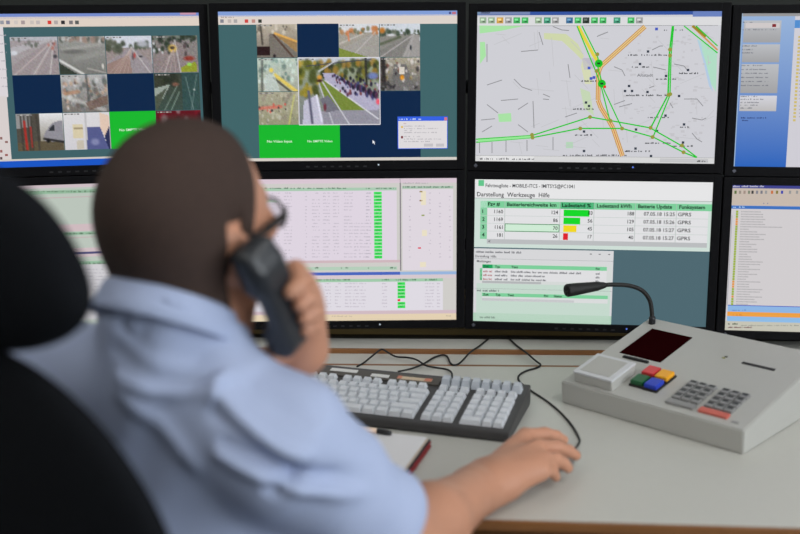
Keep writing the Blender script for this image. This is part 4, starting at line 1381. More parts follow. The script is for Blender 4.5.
neck = spline([mb + Vector((0, 0, -0.003)), mp_(651.8, 312, -0.001), mp_(649.5, 300, -0.004), mp_(642, 290.5, -0.01), mp_(629, 285.6, -0.02), mp_(612, 284.6, -0.034), mp_(603, 285.3, -0.04)], 6)
tube('gooseneck', neck, 0.0042, 'rubber', con, 12)
tube('neck_collar', [mb + Vector((0, 0, -0.003)), mb + Vector((0, 0, 0.012)), mb + Vector((0, 0, 0.014))], [0.0068, 0.0064, 0.005], 'blackp', con, 14)
h0, h1 = mp_(606, 285.0, -0.038), mp_(566.5, 290.6, -0.07)
hd = (h1 - h0)
mic = tube('microphone_head', [h0, h0 + hd * 0.06, h0 + hd * 0.25, h0 + hd * 0.75, h0 + hd * 0.97, h1], [0.0045, 0.0062, 0.0090, 0.0118, 0.0124, 0.0112], 'rubber', con, 18)
tube('microphone_grille', [h1 - hd * 0.02, h1 + hd * 0.012], [0.0100, 0.0092], 'foam', mic, 18)

# ------------------------------------------------------------------ cables
def desk_cable(name, pts, r, m, label, cat, group=None):
    P = [PZ(x, y, DESK_Z + r + z) for x, y, z in pts]
    o = tube(name, spline(P, 8), r, m, None, 8)
    return tag(o, label, cat, group)


desk_cable('mouse_cable', [(508, 337.5, 0.0085), (516, 345, 0.0085), (526, 352.5, 0.0095), (536, 361, 0.004), (540.5, 364.8, 0.002), (536, 368.0, 0.0), (526, 371.0, 0.0), (519, 375.5, 0), (519.3, 381, 0), (528.5, 389, 0), (546, 400.5, 0), (560, 412, 0), (571.5, 425, 0), (578.5, 437, 0), (579, 443, 0), (571.5, 452.5, 0.008)], 0.0019, 'rubber', 'black mouse cable running in a bend to the hand on the mouse', 'cable')
desk_cable('keyboard_cable', [(490, 337.5, 0.0085), (480, 345.5, 0.0085), (470, 352.5, 0.0095), (461, 362, 0.002), (455, 365, 0), (450.5, 363.2, 0), (447.5, 357, 0.0), (443, 355, 0.0), (434, 357.5, 0), (424, 363.5, 0.001), (412, 368.5, 0.006), (398, 371.6, 0.006)], 0.0019, 'rubber', 'black cable looping between the keyboard and the monitors, crossing another', 'cable')
desk_cable('black_cable', [(452, 377, 0.004), (451.5, 372.6, 0.004), (447, 369.4, 0.0), (436, 367.6, 0.0), (426, 365.5, 0.006), (417, 360.0, 0.008), (408, 357.6, 0.004), (396, 356.6, 0.003), (388, 352.5, 0.010), (381.5, 349.4, 0.0095), (374, 354.5, 0.008), (364, 362.5, 0), (357, 366.5, 0.0)], 0.0019, 'rubber', 'black cable with a peak lying behind the left part of the keyboard', 'cable')

# ------------------------------------------------------------------ notebooks and pen
NYAW = math.radians(-17)
nrx, nry = Vector((math.cos(NYAW), math.sin(NYAW), 0)), Vector((-math.sin(NYAW), math.cos(NYAW), 0))
tr = PZ(431.5, 446.5, DESK_Z)


def notebook(name, label, corner, w, l, h, z, cover, pg, page_top):
    o_ = corner - nrx * w / 2 - nry * l / 2
    t_ = thing(name, label, 'notebook', (o_.x, o_.y, z), (0, 0, NYAW))
    bm = bmesh.new()
    add_box(bm, (0, 0, 0.0012), (w, l, 0.0024), 0.0006)
    if not page_top:
        add_box(bm, (0, 0, h - 0.0012), (w, l, 0.0024), 0.0006)
    add_box(bm, (-w / 2 + 0.0012, 0, h / 2), (0.0024, l, h), 0.0006)
    from_bm('cover', bm, cover, t_)
    box('page_block', (0.0005, 0, h / 2), (w - 0.007, l - 0.006, h - 0.005), pg, t_, 0.0005)
    return t_


notebook('red_notebook', 'red covered notebook lying under the black notepad beside the keyboard', tr, 0.150, 0.19, 0.0090, DESK_Z, 'redcover', 'pages', False)
tr2 = PZ(430.8, 440.2, DESK_Z + 0.010)
nt_ = notebook('black_notepad', 'black backed notepad with a white page lying on the red notebook', tr2, 0.152, 0.187, 0.007, DESK_Z + 0.0091, 'blackcover', 'pages', True)
box('top_sheet', (-0.001, -0.001, 0.0062), (0.143, 0.180, 0.0024), 'paper', nt_, 0.0003)
pa, pb = PZ(391, 433.2, DESK_Z + 0.0207), PZ(362, 428.6, DESK_Z + 0.0207)
pen = thing('pen', 'pale pen with a black cap lying on the notepad by the keyboard', 'pen', (0, 0, 0))
tube('barrel', [pb + (pb - pa) * 1.2, pb, pa + (pb - pa) * 0.45], [0.003, 0.0042, 0.0042], 'orange', pen)
tube('cap', [pa + (pb - pa) * 0.46, pa + (pb - pa) * 0.1, pa], [0.0047, 0.0047, 0.0035], 'blackp', pen)

# ------------------------------------------------------------------ smooth bodies from distance fields
class Field:
    def __init__(self, lo, hi, h):
        self.lo = np.array(lo, float); self.h = h
        self.n = np.ceil((np.array(hi) - self.lo) / h).astype(int) + 1
        self.ax = [(self.lo[i] + h * np.arange(self.n[i])).astype(np.float32) for i in range(3)]
        self.d = np.full(self.n, 1.0, np.float32)

    def sl(self, lo, hi, pad):
        out = []
        for i in range(3):
            a = int(max(0, math.floor((lo[i] - pad - self.lo[i]) / self.h)))
            b = int(min(self.n[i], math.ceil((hi[i] + pad - self.lo[i]) / self.h) + 1))
            if b <= a:
                return None
            out.append(slice(a, b))
        return tuple(out)

    def pts(self, s):
        return self.ax[0][s[0]][:, None, None], self.ax[1][s[1]][None, :, None], self.ax[2][s[2]][None, None, :]

    def mix(self, s, v, k, sub):
        d = self.d[s]
        k = max(k, 1e-5)
        if sub:
            h_ = np.clip(0.5 - 0.5 * (d + v) / k, 0, 1)
            self.d[s] = d * (1 - h_) - v * h_ + k * h_ * (1 - h_)
        else:
            h_ = np.clip(0.5 + 0.5 * (v - d) / k, 0, 1)
            self.d[s] = v * (1 - h_) + d * h_ - k * h_ * (1 - h_)

    def cone(self, a, b, ra, rb, k=0.01, sub=False):
        a = np.array(a, float); b = np.array(b, float)
        lo = np.minimum(a - ra, b - rb); hi = np.maximum(a + ra, b + rb)
        s = self.sl(lo, hi, max(k, 3 * self.h))
        if s is None:
            return
        X, Y, Z = self.pts(s)
        ba = b - a
        l2 = float(ba @ ba) + 1e-12
        px, py, pz = X - a[0], Y - a[1], Z - a[2]
        t = np.clip((px * ba[0] + py * ba[1] + pz * ba[2]) / l2, 0, 1).astype(np.float32)
        v = np.sqrt((px - t * ba[0]) ** 2 + (py - t * ba[1]) ** 2 + (pz - t * ba[2]) ** 2) - (ra + (rb - ra) * t)
        self.mix(s, v.astype(np.float32), k, sub)

    def chain(self, pts, rads, k=0.008):
        for i in range(len(pts) - 1):
            self.cone(pts[i], pts[i + 1], rads[i], rads[i + 1], k)

    def ell(self, c, r, R=None, k=0.01, sub=False):
        c = np.array(c, float); r = np.array(r, float)
        m = r.max()
        s = self.sl(c - m, c + m, max(k, 3 * self.h))
        if s is None:
            return
        X, Y, Z = self.pts(s)
        p = [X - c[0], Y - c[1], Z - c[2]]
        if R is not None:
            R = np.array(R)
            p = [p[0] * R[0, i] + p[1] * R[1, i] + p[2] * R[2, i] for i in range(3)]
        k0 = np.sqrt((p[0] / r[0]) ** 2 + (p[1] / r[1]) ** 2 + (p[2] / r[2]) ** 2)
        k1 = np.sqrt((p[0] / r[0] ** 2) ** 2 + (p[1] / r[1] ** 2) ** 2 + (p[2] / r[2] ** 2) ** 2)
        v = np.where(k1 > 1e-6, k0 * (k0 - 1) / np.maximum(k1, 1e-6), -r.min())
        self.mix(s, v.astype(np.float32), k, sub)

    def rbox(self, c, half, rad, R=None, k=0.01, sub=False):
        c = np.array(c, float); half = np.array(half, float)
        m = np.linalg.norm(half)
        s = self.sl(c - m, c + m, max(k, 3 * self.h))
        if s is None:
            return
        X, Y, Z = self.pts(s)
        p = [X - c[0], Y - c[1], Z - c[2]]
        if R is not None:
            R = np.array(R)
            p = [p[0] * R[0, i] + p[1] * R[1, i] + p[2] * R[2, i] for i in range(3)]
        q = [np.abs(p[i] + 0 * (p[0] + p[1] + p[2])) - (half[i] - rad) for i in range(3)]
        v = np.sqrt(np.maximum(q[0], 0) ** 2 + np.maximum(q[1], 0) ** 2 + np.maximum(q[2], 0) ** 2) + np.minimum(np.maximum(q[0], np.maximum(q[1], q[2])), 0) - rad
        self.mix(s, v.astype(np.float32), k, sub)

    def clip(self, fn):
        """keep only where fn(X,Y,Z) < 0"""
        X, Y, Z = [a.reshape([-1 if j == i else 1 for j in range(3)]) for i, a in enumerate(self.ax)]
        self.d = np.maximum(self.d, fn(X, Y, Z).astype(np.float32))

    def surface(self):
        d = self.d
        s = d < 0
        n0, n1, n2 = [q - 1 for q in d.shape]
        cnt = np.zeros((n0, n1, n2), np.uint8)
        cor = [(i, j, k) for i in (0, 1) for j in (0, 1) for k in (0, 1)]
        for i, j, k in cor:
            cnt += s[i:i + n0, j:j + n1, k:k + n2]
        act = (cnt > 0) & (cnt < 8)
        I, J, K = np.nonzero(act)
        val = {c_: d[I + c_[0], J + c_[1], K + c_[2]] for c_ in cor}
        P = np.zeros((len(I), 3)); N = np.zeros(len(I))
        for c_ in cor:
            for ax in range(3):
                if c_[ax] == 0:
                    e = list(c_); e[ax] = 1; e = tuple(e)
                    a, b = val[c_], val[e]
                    m = (a < 0) != (b < 0)
                    t = np.where(m, a / np.where(m, a - b, 1), 0)
                    q = np.zeros((len(I), 3)); q[:] = c_
                    q[:, ax] = t
                    P += q * m[:, None]; N += m
        P = P / N[:, None] + np.stack([I, J, K], 1)
        V = self.lo + P * self.h
        idx = np.full((n0, n1, n2), -1, np.int32)
        idx[I, J, K] = np.arange(len(I))
        faces = []
        for ax in range(3):
            o = [q for q in range(3) if q != ax]
            A = [slice(1, n) for n in (n0, n1, n2)]
            A[ax] = slice(0, (n0, n1, n2)[ax])
            a = s[tuple(A)]
            B = list(A); B[ax] = slice(1, (n0, n1, n2)[ax] + 1)
            b = s[tuple(B)]
            for flip in (False, True):
                m = (a & ~b) if not flip else (~a & b)
                g = np.nonzero(m)
                g = [g[q] + (0 if q == ax else 1) for q in range(3)]
                def cell(d1, d2):
                    q = [g[0].copy(), g[1].copy(), g[2].copy()]
                    q[o[0]] -= d1; q[o[1]] -= d2
                    return idx[q[0], q[1], q[2]]
                f = np.stack([cell(1, 1), cell(0, 1), cell(0, 0), cell(1, 0)], 1)
                if flip ^ (ax == 1):
                    f = f[:, ::-1]
                faces.append(f)
        Fq = np.concatenate(faces)
        Fq = Fq[(Fq >= 0).all(1)]
        return V, Fq

    def obj(self, name, m, parent=None, post=None, smooth_it=0):
        V, Fq = self.surface()
        if smooth_it:
            E = np.concatenate([Fq[:, [0, 1]], Fq[:, [1, 2]], Fq[:, [2, 3]], Fq[:, [3, 0]]])
            for _ in range(smooth_it):
                acc = np.zeros_like(V); c_ = np.zeros(len(V))
                np.add.at(acc, E[:, 0], V[E[:, 1]]); np.add.at(c_, E[:, 0], 1)
                V = 0.5 * V + 0.5 * acc / np.maximum(c_, 1)[:, None]
        if post is not None:
            a, b, c_, dd = [V[Fq[:, i]] for i in range(4)]
            fn = np.cross(c_ - a, dd - b)
            N = np.zeros_like(V)
            for i in range(4):
                np.add.at(N, Fq[:, i], fn)
            N /= np.maximum(np.linalg.norm(N, axis=1), 1e-12)[:, None]
            V = post(V, N)
        me = bpy.data.meshes.new(name)
        nf = len(Fq)
        me.vertices.add(len(V)); me.vertices.foreach_set('co', V.astype(np.float32).ravel())
        me.loops.add(nf * 4); me.loops.foreach_set('vertex_index', Fq.astype(np.int32).ravel())
        me.polygons.add(nf); me.polygons.foreach_set('loop_start', np.arange(0, nf * 4, 4, dtype=np.int32))
        me.update(calc_edges=True)
        me.validate()
        return from_me(name, me, m, parent, True)


def rotz(a):
    return np.array([[math.cos(a), -math.sin(a), 0], [math.sin(a), math.cos(a), 0], [0, 0, 1]])


def rotx(a):
    return np.array([[1, 0, 0], [0, math.cos(a), -math.sin(a)], [0, math.sin(a), math.cos(a)]])


def roty(a):
    return np.array([[math.cos(a), 0, math.sin(a)], [0, 1, 0], [-math.sin(a), 0, math.cos(a)]])


Z3 = np.array([0, 0, 1.0])
A3 = lambda v: np.array(v, float)

# ---- skeleton of the operator
HEADC = A3(PD(193, 222, 1.29))                     # centre of the head, between the ears
HYAW, HPITCH = math.radians(-34), math.radians(10)
HR = rotz(HYAW) @ rotx(HPITCH)                       # x right, y face, z up
hp = lambda x, y, z: HEADC + HR @ np.array([x, y, z])
TYAW = math.radians(-27)
TR_ = rotz(TYAW)
t_r, t_f = TR_[:, 0], TR_[:, 1]
CC = A3(PD(172, 308, 1.28))                         # middle of the collar
C7 = CC - t_f * 0.055
tp = lambda x, y, z: C7 + t_r * x + t_f * y + Z3 * z  # torso frame at the nape
SHR = tp(0.152, 0.055, -0.140)
SHL = tp(-0.180, 0.055, -0.122)
ELR = np.array([-0.002, 1.215, 0.808])
WRR = A3(PZ(478, 489, DESK_Z + 0.034))
HIP = tp(0, 0.035, -0.60)
ELL_ = np.array([-0.30, 1.53, 0.797])
# handset line in head space
HS_A, HS_B = hp(0.1085, -0.020, -0.037), hp(0.108, 0.004, -0.120)
axis = (HS_B - HS_A) / np.linalg.norm(HS_B - HS_A)
GRIP = HS_A + (HS_B - HS_A) * 0.84
toward = A3(CO) - GRIP; toward -= axis * (toward @ axis); toward /= np.linalg.norm(toward)
side = np.cross(axis, toward)
if side @ A3(CX) < 0:
    side = -side
away = -toward
WRL = GRIP + axis * 0.030 + side * 0.030 + away * 0.055 - Z3 * 0.055


def add_head(f, grow=0.0):
    e = lambda c, r, R=None, k=0.02: f.ell(hp(*c), np.array(r) + grow, HR if R is None else HR @ R, k)
    e((0, -0.012, 0.036), (0.0775, 0.098, 0.084))
    e((0, -0.052, 0.008), (0.068, 0.056, 0.066), k=0.03)
    e((0, 0.034, -0.02), (0.064, 0.058, 0.085), k=0.03)
    f.cone(hp(0.048, 0.012, -0.068), hp(0.016, 0.070, -0.098), 0.024 + grow, 0.019 + grow, 0.02)
    f.cone(hp(-0.048, 0.012, -0.068), hp(-0.016, 0.070, -0.098), 0.024 + grow, 0.019 + grow, 0.02)
    f.cone(hp(0, -0.030, -0.03), hp(0, -0.044, -0.125), 0.070 + grow, 0.072 + grow, 0.03)
    f.cone(hp(0, -0.03, -0.10), tp(0, 0.055, -0.06), 0.068 + grow, 0.072 + grow, 0.03)
    f.cone(hp(-0.03, -0.078, -0.086), hp(0.03, -0.078, -0.086), 0.024 + grow, 0.024 + grow, 0.02)


# ---- body: head, neck, chest, both arms and hands in one skin
body = Field((-0.56, 0.98, 0.52), (0.36, 1.74, 1.37), 0.0032)
add_head(body)
f = body
f.cone(hp(-0.03, 0.080, 0.008), hp(0.03, 0.080, 0.008), 0.012, 0.012, 0.015)         # brow
for sx in (-1, 1):
    f.ell(hp(sx * 0.031, 0.094, -0.012), (0.017, 0.012, 0.010), HR, 0.008, True)         # eye hollow
    f.ell(hp(sx * 0.044, 0.066, -0.022), (0.022, 0.018, 0.018), HR, 0.015)              # cheek
    f.ell(hp(sx * 0.0785, -0.016, -0.030), (0.008, 0.019, 0.032), HR @ rotz(sx * -0.35) @ rotx(-0.15), 0.006)   # ear
    f.ell(hp(sx * 0.0870, -0.014, -0.025), (0.004, 0.010, 0.016), HR @ rotz(sx * -0.35), 0.004, True)
    f.ell(hp(sx * 0.0775, -0.009, -0.058), (0.006, 0.009, 0.010), HR, 0.005)
    f.ell(hp(sx * 0.010, 0.099, -0.040), (0.009, 0.009, 0.008), HR, 0.006)
f.chain([hp(0, 0.085, 0.004), hp(0, 0.100, -0.020), hp(0, 0.108, -0.036)], [0.008, 0.010, 0.012], 0.008)
f.cone(hp(-0.018, 0.084, -0.062), hp(0.018, 0.084, -0.062), 0.008, 0.008, 0.008)
f.cone(hp(-0.016, 0.083, -0.075), hp(0.016, 0.083, -0.075), 0.008, 0.008, 0.008)
f.ell(hp(0, 0.099, -0.0685), (0.020, 0.008, 0.0016), HR, 0.003, True)
f.ell(hp(0, 0.078, -0.100), (0.020, 0.016, 0.015), HR, 0.012)
# chest and shoulders, under the shirt
f.ell(tp(0, 0.10, -0.25), (0.160, 0.100, 0.18), TR_, 0.05)
f.ell(tp(0, 0.09, -0.42), (0.155, 0.115, 0.16), TR_, 0.05)
f.cone(tp(0, 0.04, -0.08), SHR, 0.055, 0.05, 0.04); f.cone(tp(0, 0.04, -0.08), SHL, 0.055, 0.05, 0.04)
f.cone(SHR, ELR, 0.044, 0.042, 0.02); f.cone(SHL, ELL_, 0.044, 0.042, 0.02)
# right forearm and hand on the mouse
mid = ELR + (WRR - ELR) * 0.35
f.chain([ELR, mid, WRR], [0.045, 0.048, 0.032], 0.02)
MFRONT = A3(PZ(571, 454.5, DESK_Z))
hf = A3(PZ(584, 450, DESK_Z)) - WRR; hf[2] = 0; hf /= np.linalg.norm(hf)
hr_ = np.cross(hf, Z3)
hh = lambda a, b, z: np.array([WRR[0], WRR[1], 0]) + hf * a + hr_ * b + Z3 * z
f.cone(hh(-0.012, -0.010, WRR[2]), hh(0.035, -0.022, 0.777), 0.027, 0.021, 0.018); f.cone(hh(-0.012, 0.010, WRR[2]), hh(0.035, 0.024, 0.773), 0.027, 0.020, 0.018)
# knuckles and fingertips lie where the photo shows them on the desk and the mouse
KN = [A3(PZ(525, 436, 0.793)), A3(PZ(537, 447.5, 0.796)), A3(PZ(543.5, 459.5, 0.790)), A3(PZ(541, 472, 0.780))]
TIP = [A3(PZ(563.5, 440, 0.768)), A3(PZ(576, 455.5, 0.766)), A3(PZ(568, 468, 0.761)), A3(PZ(556, 477, 0.756))]
for i, k_p in enumerate(KN):
    f.cone(WRR * 0.72 + k_p * 0.28, k_p, 0.022, 0.0130, 0.018)
for i, (k_p, t_p) in enumerate(zip(KN, TIP)):
    s_ = 0.88 if i == 3 else 1.0
    p = [k_p, k_p + (t_p - k_p) * 0.50 + Z3 * 0.007, k_p + (t_p - k_p) * 0.80 + Z3 * 0.005, t_p]
    f.chain(p, [0.0120 * s_, 0.0104 * s_, 0.0092 * s_, 0.0080 * s_], 0.004)
f.chain([hh(0.020, -0.026, 0.772), hh(0.055, -0.046, 0.766), hh(0.088, -0.046, 0.761), hh(0.112, -0.034, 0.757)], [0.019, 0.0145, 0.0110, 0.0090], 0.008)
# left forearm and hand round the handset
midl = ELL_ + (WRL - ELL_) * 0.35
f.chain([ELL_, midl, WRL], [0.043, 0.044, 0.029], 0.02)
gg = lambda a, s_, t_: GRIP + axis * a + side * s_ + away * t_
PALM = [(-0.040, 0.039, 0.018), (-0.018, 0.043, 0.020), (0.003, 0.043, 0.022), (0.022, 0.039, 0.026)]
for a_, s_, t_ in PALM:
    f.cone(WRL, gg(a_, s_, t_), 0.024, 0.0135, 0.016)
f.cone(WRL, gg(-0.01, 0.034, 0.046), 0.026, 0.020, 0.02)
for i, (a_, s_, t_) in enumerate(PALM):
    q = 1.0 if i < 3 else 0.9
    f.chain([gg(a_, s_, t_), gg(a_ - 0.004, s_ - 0.004, t_ - 0.036), gg(a_ - 0.004, s_ - 0.024, t_ - 0.050), gg(a_ - 0.003, s_ - 0.038, t_ - 0.046)][:4 if False else 2], [0.0125 * q, 0.0108 * q], 0.003)
    f.chain([gg(a_ - 0.004, s_ - 0.004, t_ - 0.036), gg(a_ - 0.005, s_ - 0.014, t_ - 0.043)], [0.0108 * q, 0.0092 * q], 0.003)
f.chain([WRL + axis * -0.01, gg(0.050, 0.012, 0.030), gg(0.056, -0.016, 0.012), gg(0.048, -0.030, 0.000)], [0.020, 0.0145, 0.0115, 0.0095], 0.008)
person = thing('person', 'seated person in a light blue shirt holding a handset, one hand on the mouse', 'person', (0, 0, 0))
skin_o = body.obj('body', 'skin', person)
# eyes
for sx in (-1, 1):
    bm = bmesh.new(); bmesh.ops.create_uvsphere(bm, u_segments=16, v_segments=10, radius=0.0115)
    o = from_bm('eye', bm, 'eyew', person, True); o.location = hp(sx * 0.031, 0.0735, -0.012)
    bm = bmesh.new(); bmesh.ops.create_uvsphere(bm, u_segments=12, v_segments=8, radius=0.0055)
    o2 = from_bm('iris', bm, 'iris', o, True); o2.location = Vector(HR @ np.array([0, 0.0072, 0]))
# ---- hair: short crop, thinning out towards neck, temple and ear
hair = Field(HEADC - 0.17, HEADC + 0.16, 0.003)
add_head(hair)
Hi = HR.T


def hair_clip(X, Y, Z):
    x, y, z = X - HEADC[0], Y - HEADC[1], Z - HEADC[2]
    lx = Hi[0, 0] * x + Hi[0, 1] * y + Hi[0, 2] * z
    ly = Hi[1, 0] * x + Hi[1, 1] * y + Hi[1, 2] * z
    lz = Hi[2, 0] * x + Hi[2, 1] * y + Hi[2, 2] * z
    base = np.where(ly < -0.042, -0.118, np.where(ly < -0.026, -0.118 + (ly + 0.042) / 0.016 * 0.120, np.where(ly < 0.0, 0.002 - (ly + 0.026) * 0.2, np.where(ly < 0.022, -0.030, -0.030 + (ly - 0.022) * 2.9))))
    base = np.where(ly > 0.058, 0.0712 + (ly - 0.058) * 0.2, base)
    grow = -0.003 + 0.0075 * np.clip((lz - base) / 0.034, 0, 1)
    return grow


X, Y, Z = [a.reshape([-1 if j == i else 1 for j in range(3)]) for i, a in enumerate(hair.ax)]
hair.d = (hair.d - hair_clip(X, Y, Z)).astype(np.float32)
cut = HEADC + HR @ np.array([0, 0, -0.13])
nz = HR[:, 2]
hair.clip(lambda X, Y, Z: -((X - cut[0]) * nz[0] + (Y - cut[1]) * nz[1] + (Z - cut[2]) * nz[2]))
hair.obj('hair', 'hair', person)
# ---- glasses
gl = bpy.data.objects.new('glasses', None); link(gl, person); gl.empty_display_size = 0.03
gl['label'] = 'dark framed glasses'
H4 = Matrix.Identity(4)
for i in range(3):
    for j in range(3):
        H4[i][j] = HR[i, j]
    H4[i][3] = hp(0, -0.017, -0.018)[i]
gl.matrix_world = H4
for sx in (-1, 1):
    ring = []
    for k in range(24):
        a = 2 * math.pi * k / 24
        ring.append((sx * 0.034 + 0.0275 * math.copysign(abs(math.cos(a)) ** 0.7, math.cos(a)), 0.112 - 0.006 * abs(math.cos(a)) , 0.002 + 0.0185 * math.copysign(abs(math.sin(a)) ** 0.7, math.sin(a))))
    tube('rim', ring + [ring[0]], 0.0019, 'frame', gl, 8)
    bm = bmesh.new(); c_ = [bm.verts.new(p) for p in ring]; bm.faces.new(c_)
    r_ = bmesh.ops.extrude_face_region(bm, geom=bm.faces[:]); bmesh.ops.translate(bm, vec=(0, -0.0015, 0), verts=[q for q in r_['geom'] if isinstance(q, bmesh.types.BMVert)])
    from_bm('lens', bm, 'glass', gl)
    bm = bmesh.new()
    pts = [(sx * 0.064, 0.108, 0.007), (sx * 0.074, 0.095, 0.008), (sx * 0.081, 0.05, 0.006), (sx * 0.083, 0.005, 0.006), (sx * 0.083, -0.018, -0.004), (sx * 0.082, -0.026, -0.02)]
    for p, q, hgt in zip(pts[:-1], pts[1:], (0.013, 0.0105, 0.0075, 0.006, 0.005)):
        p, q = Vector(p), Vector(q); dd = q - p
        add_box(bm, (p + q) / 2, (0.0028, dd.length + 0.002, hgt), 0.0008, dd.to_track_quat('Y', 'Z').to_matrix())
    from_bm('temple', bm, 'frame', gl)
tube('bridge', [(-0.008, 0.113, 0.006), (0, 0.115, 0.0075), (0.008, 0.113, 0.006)], 0.0018, 'frame', gl, 8)

# ---- shirt
SK = 0.0036
shirt = Field((-0.58, 0.94, 0.50), (0.16, 1.60, 1.18), SK)
f = shirt
f.ell(tp(0, 0.105, -0.24), (0.195, 0.132, 0.19), TR_, 0.05)
f.ell(tp(0, 0.085, -0.40), (0.200, 0.165, 0.22), TR_, 0.06)
f.ell(tp(0, 0.030, -0.15), (0.145, 0.060, 0.085), TR_, 0.05)
f.ell(tp(0.0, 0.07, -0.535), (0.178, 0.145, 0.075), TR_, 0.05)
f.cone(tp(0.03, 0.05, -0.072), SHR, 0.068, 0.066, 0.04); f.cone(tp(-0.03, 0.05, -0.072), SHL, 0.068, 0.064, 0.04)
f.cone(tp(0, 0.05, -0.09), CC + Z3 * 0.02, 0.086, 0.081, 0.025)
HEMR = SHR + (ELR - SHR) * 0.86; HEML = SHL + (ELL_ - SHL) * 0.80
drop = np.array([0, 0, -0.010])
f.cone(SHR, ELR + drop * 0.5, 0.070, 0.068, 0.045); f.cone(SHL, ELL_, 0.068, 0.066, 0.045)
for S_, E_, H_ in ((SHR, ELR, HEMR), (SHL, ELL_, HEML)):
    dr = (E_ - S_) / np.linalg.norm(E_ - S_)
    # cut the sleeve at its hem and hollow the opening
    lo = H_ - 0.14; hi = H_ + 0.16
    s = f.sl(lo, hi, 0.0)
    X, Y, Z = f.pts(s)
    pl = (X - H_[0]) * dr[0] + (Y - H_[1]) * dr[1] + (Z - H_[2]) * dr[2]
    ax_d = np.sqrt(np.maximum((X - H_[0]) ** 2 + (Y - H_[1]) ** 2 + (Z - H_[2]) ** 2 - pl ** 2, 0))
    near = ax_d < 0.082
    f.d[s] = np.where(near & (pl > -0.02), np.maximum(f.d[s], pl), f.d[s])
    f.cone(H_ - dr * 0.05, H_ + dr * 0.08, 0.050, 0.059, 0.004, True)
# neck opening
nd = HEADC - tp(0, 0.05, -0.05)
f.cone(CC - Z3 * 0.03, CC + Z3 * 0.08, 0.0755, 0.0775, 0.004, True)
CR = rotz(math.radians(-30)) @ rotx(-0.50)
ncut = CC; nn = CR[:, 2]
X, Y, Z = [a.reshape([-1 if j == i else 1 for j in range(3)]) for i, a in enumerate(f.ax)]
pl = (X - ncut[0]) * nn[0] + (Y - ncut[1]) * nn[1] + (Z - ncut[2]) * nn[2]
cz = CC
rad = np.sqrt((X - cz[0]) ** 2 + (Y - cz[1]) ** 2)
f.d = np.where((rad < 0.10) & (Z > CC[2] - 0.07), np.maximum(f.d, pl), f.d).astype(np.float32)
# crease lines on the shirt, drawn in the torso frame (across, up) on its back and along the sleeve
RNG = np.random.RandomState(3)


def seg_dist(Px, Py, pts):
    best = np.full(Px.shape, 9.0); tt = np.zeros(Px.shape)
    for (x0, y0), (x1, y1) in zip(pts[:-1], pts[1:]):
        dx, dy = x1 - x0, y1 - y0
        t = np.clip(((Px - x0) * dx + (Py - y0) * dy) / (dx * dx + dy * dy), 0, 1)
        q = np.hypot(Px - x0 - t * dx, Py - y0 - t * dy)
        best = np.minimum(best, q)
    return best


def pix(V):
    q = V - A3(CO)
    dz = q @ A3(CF)
    return 400 + FPX * (q @ A3(CX)) / dz, 267 - FPX * (q @ A3(CY)) / dz


# folds as the cloth lies: (line in torso coordinates across/up, width, height in metres)
FOLDS = []


def fold(pxs, width, height, depth):
    """a fold seen on the back: its run is read off the photo and laid on the torso"""
    out = []
    for x, y in pxs:
        p = A3(PD(x, y, depth)) - C7
        out.append((p @ t_r, p[2]))
    FOLDS.append((out, width, height))


fold([(75, 396), (120, 408), (172, 406)], 0.009, 0.006, 1.16)
fold([(170, 408), (172, 420), (205, 440), (262, 469), (275, 474)], 0.010, 0.013, 1.13)
fold([(178, 432), (215, 453), (270, 486)], 0.010, -0.010, 1.13)
fold([(205, 405), (240, 420), (280, 434)], 0.012, -0.006, 1.13)
fold([(165, 488), (210, 503), (260, 525), (300, 545)], 0.010, 0.010, 1.10)
fold([(168, 478), (215, 490), (250, 507)], 0.008, -0.009, 1.10)
fold([(228, 520), (250, 508), (280, 516), (305, 540)], 0.010, -0.012, 1.10)
fold([(300, 400), (322, 440), (330, 500)], 0.014, 0.004, 1.12)
fold([(120, 330), (150, 352), (190, 360)], 0.012, -0.004, 1.20)
fold([(90, 360), (140, 385), (175, 392)], 0.012, -0.004, 1.18)
fold([(60, 420), (110, 450), (150, 490)], 0.012, 0.006, 1.14)


def crumple(V, N):
    rel = V - C7
    u, w, y = rel @ t_r, rel[:, 2], rel @ t_f
    back = np.clip((0.10 - y) / 0.08, 0, 1)
    disp = np.zeros(len(V))
    for pts, wd, hg in FOLDS:
        disp += hg * np.exp(-(seg_dist(u, w, pts) / wd) ** 2) * back
    # slow drape of the cotton
    ph_ = RNG.uniform(0, 6.28, 8)
    disp += 0.0022 * np.sin(u * 34 + w * 46 + ph_[0] + 1.6 * np.sin(w * 19 + y * 13)) + 0.0016 * np.sin(u * 61 - w * 38 + y * 30 + ph_[1] + 1.2 * np.sin(u * 23))
    keep = np.clip((np.abs(rel).max(1) - 0.0) / 0.02, 0, 1)
    # sleeve wrinkles run around the arm
    for S_, E_ in ((SHR, ELR), (SHL, ELL_)):
        q = V - S_
        dr = (E_ - S_) / np.linalg.norm(E_ - S_)
        s_ = q @ dr
        r_ = np.linalg.norm(q - s_[:, None] * dr, axis=1)
        m = np.clip((s_ - 0.02) / 0.06, 0, 1) * (r_ < 0.11)
        disp += m * 0.0022 * np.sin(s_ * 75 + (q @ t_f) * 40 + 1.4 * np.sin(q[:, 2] * 30))
    return V + N * disp[:, None]


sh_o = shirt.obj('shirt', 'shirt', person, crumple, 1)
sh_o['label'] = 'light blue short sleeved shirt'
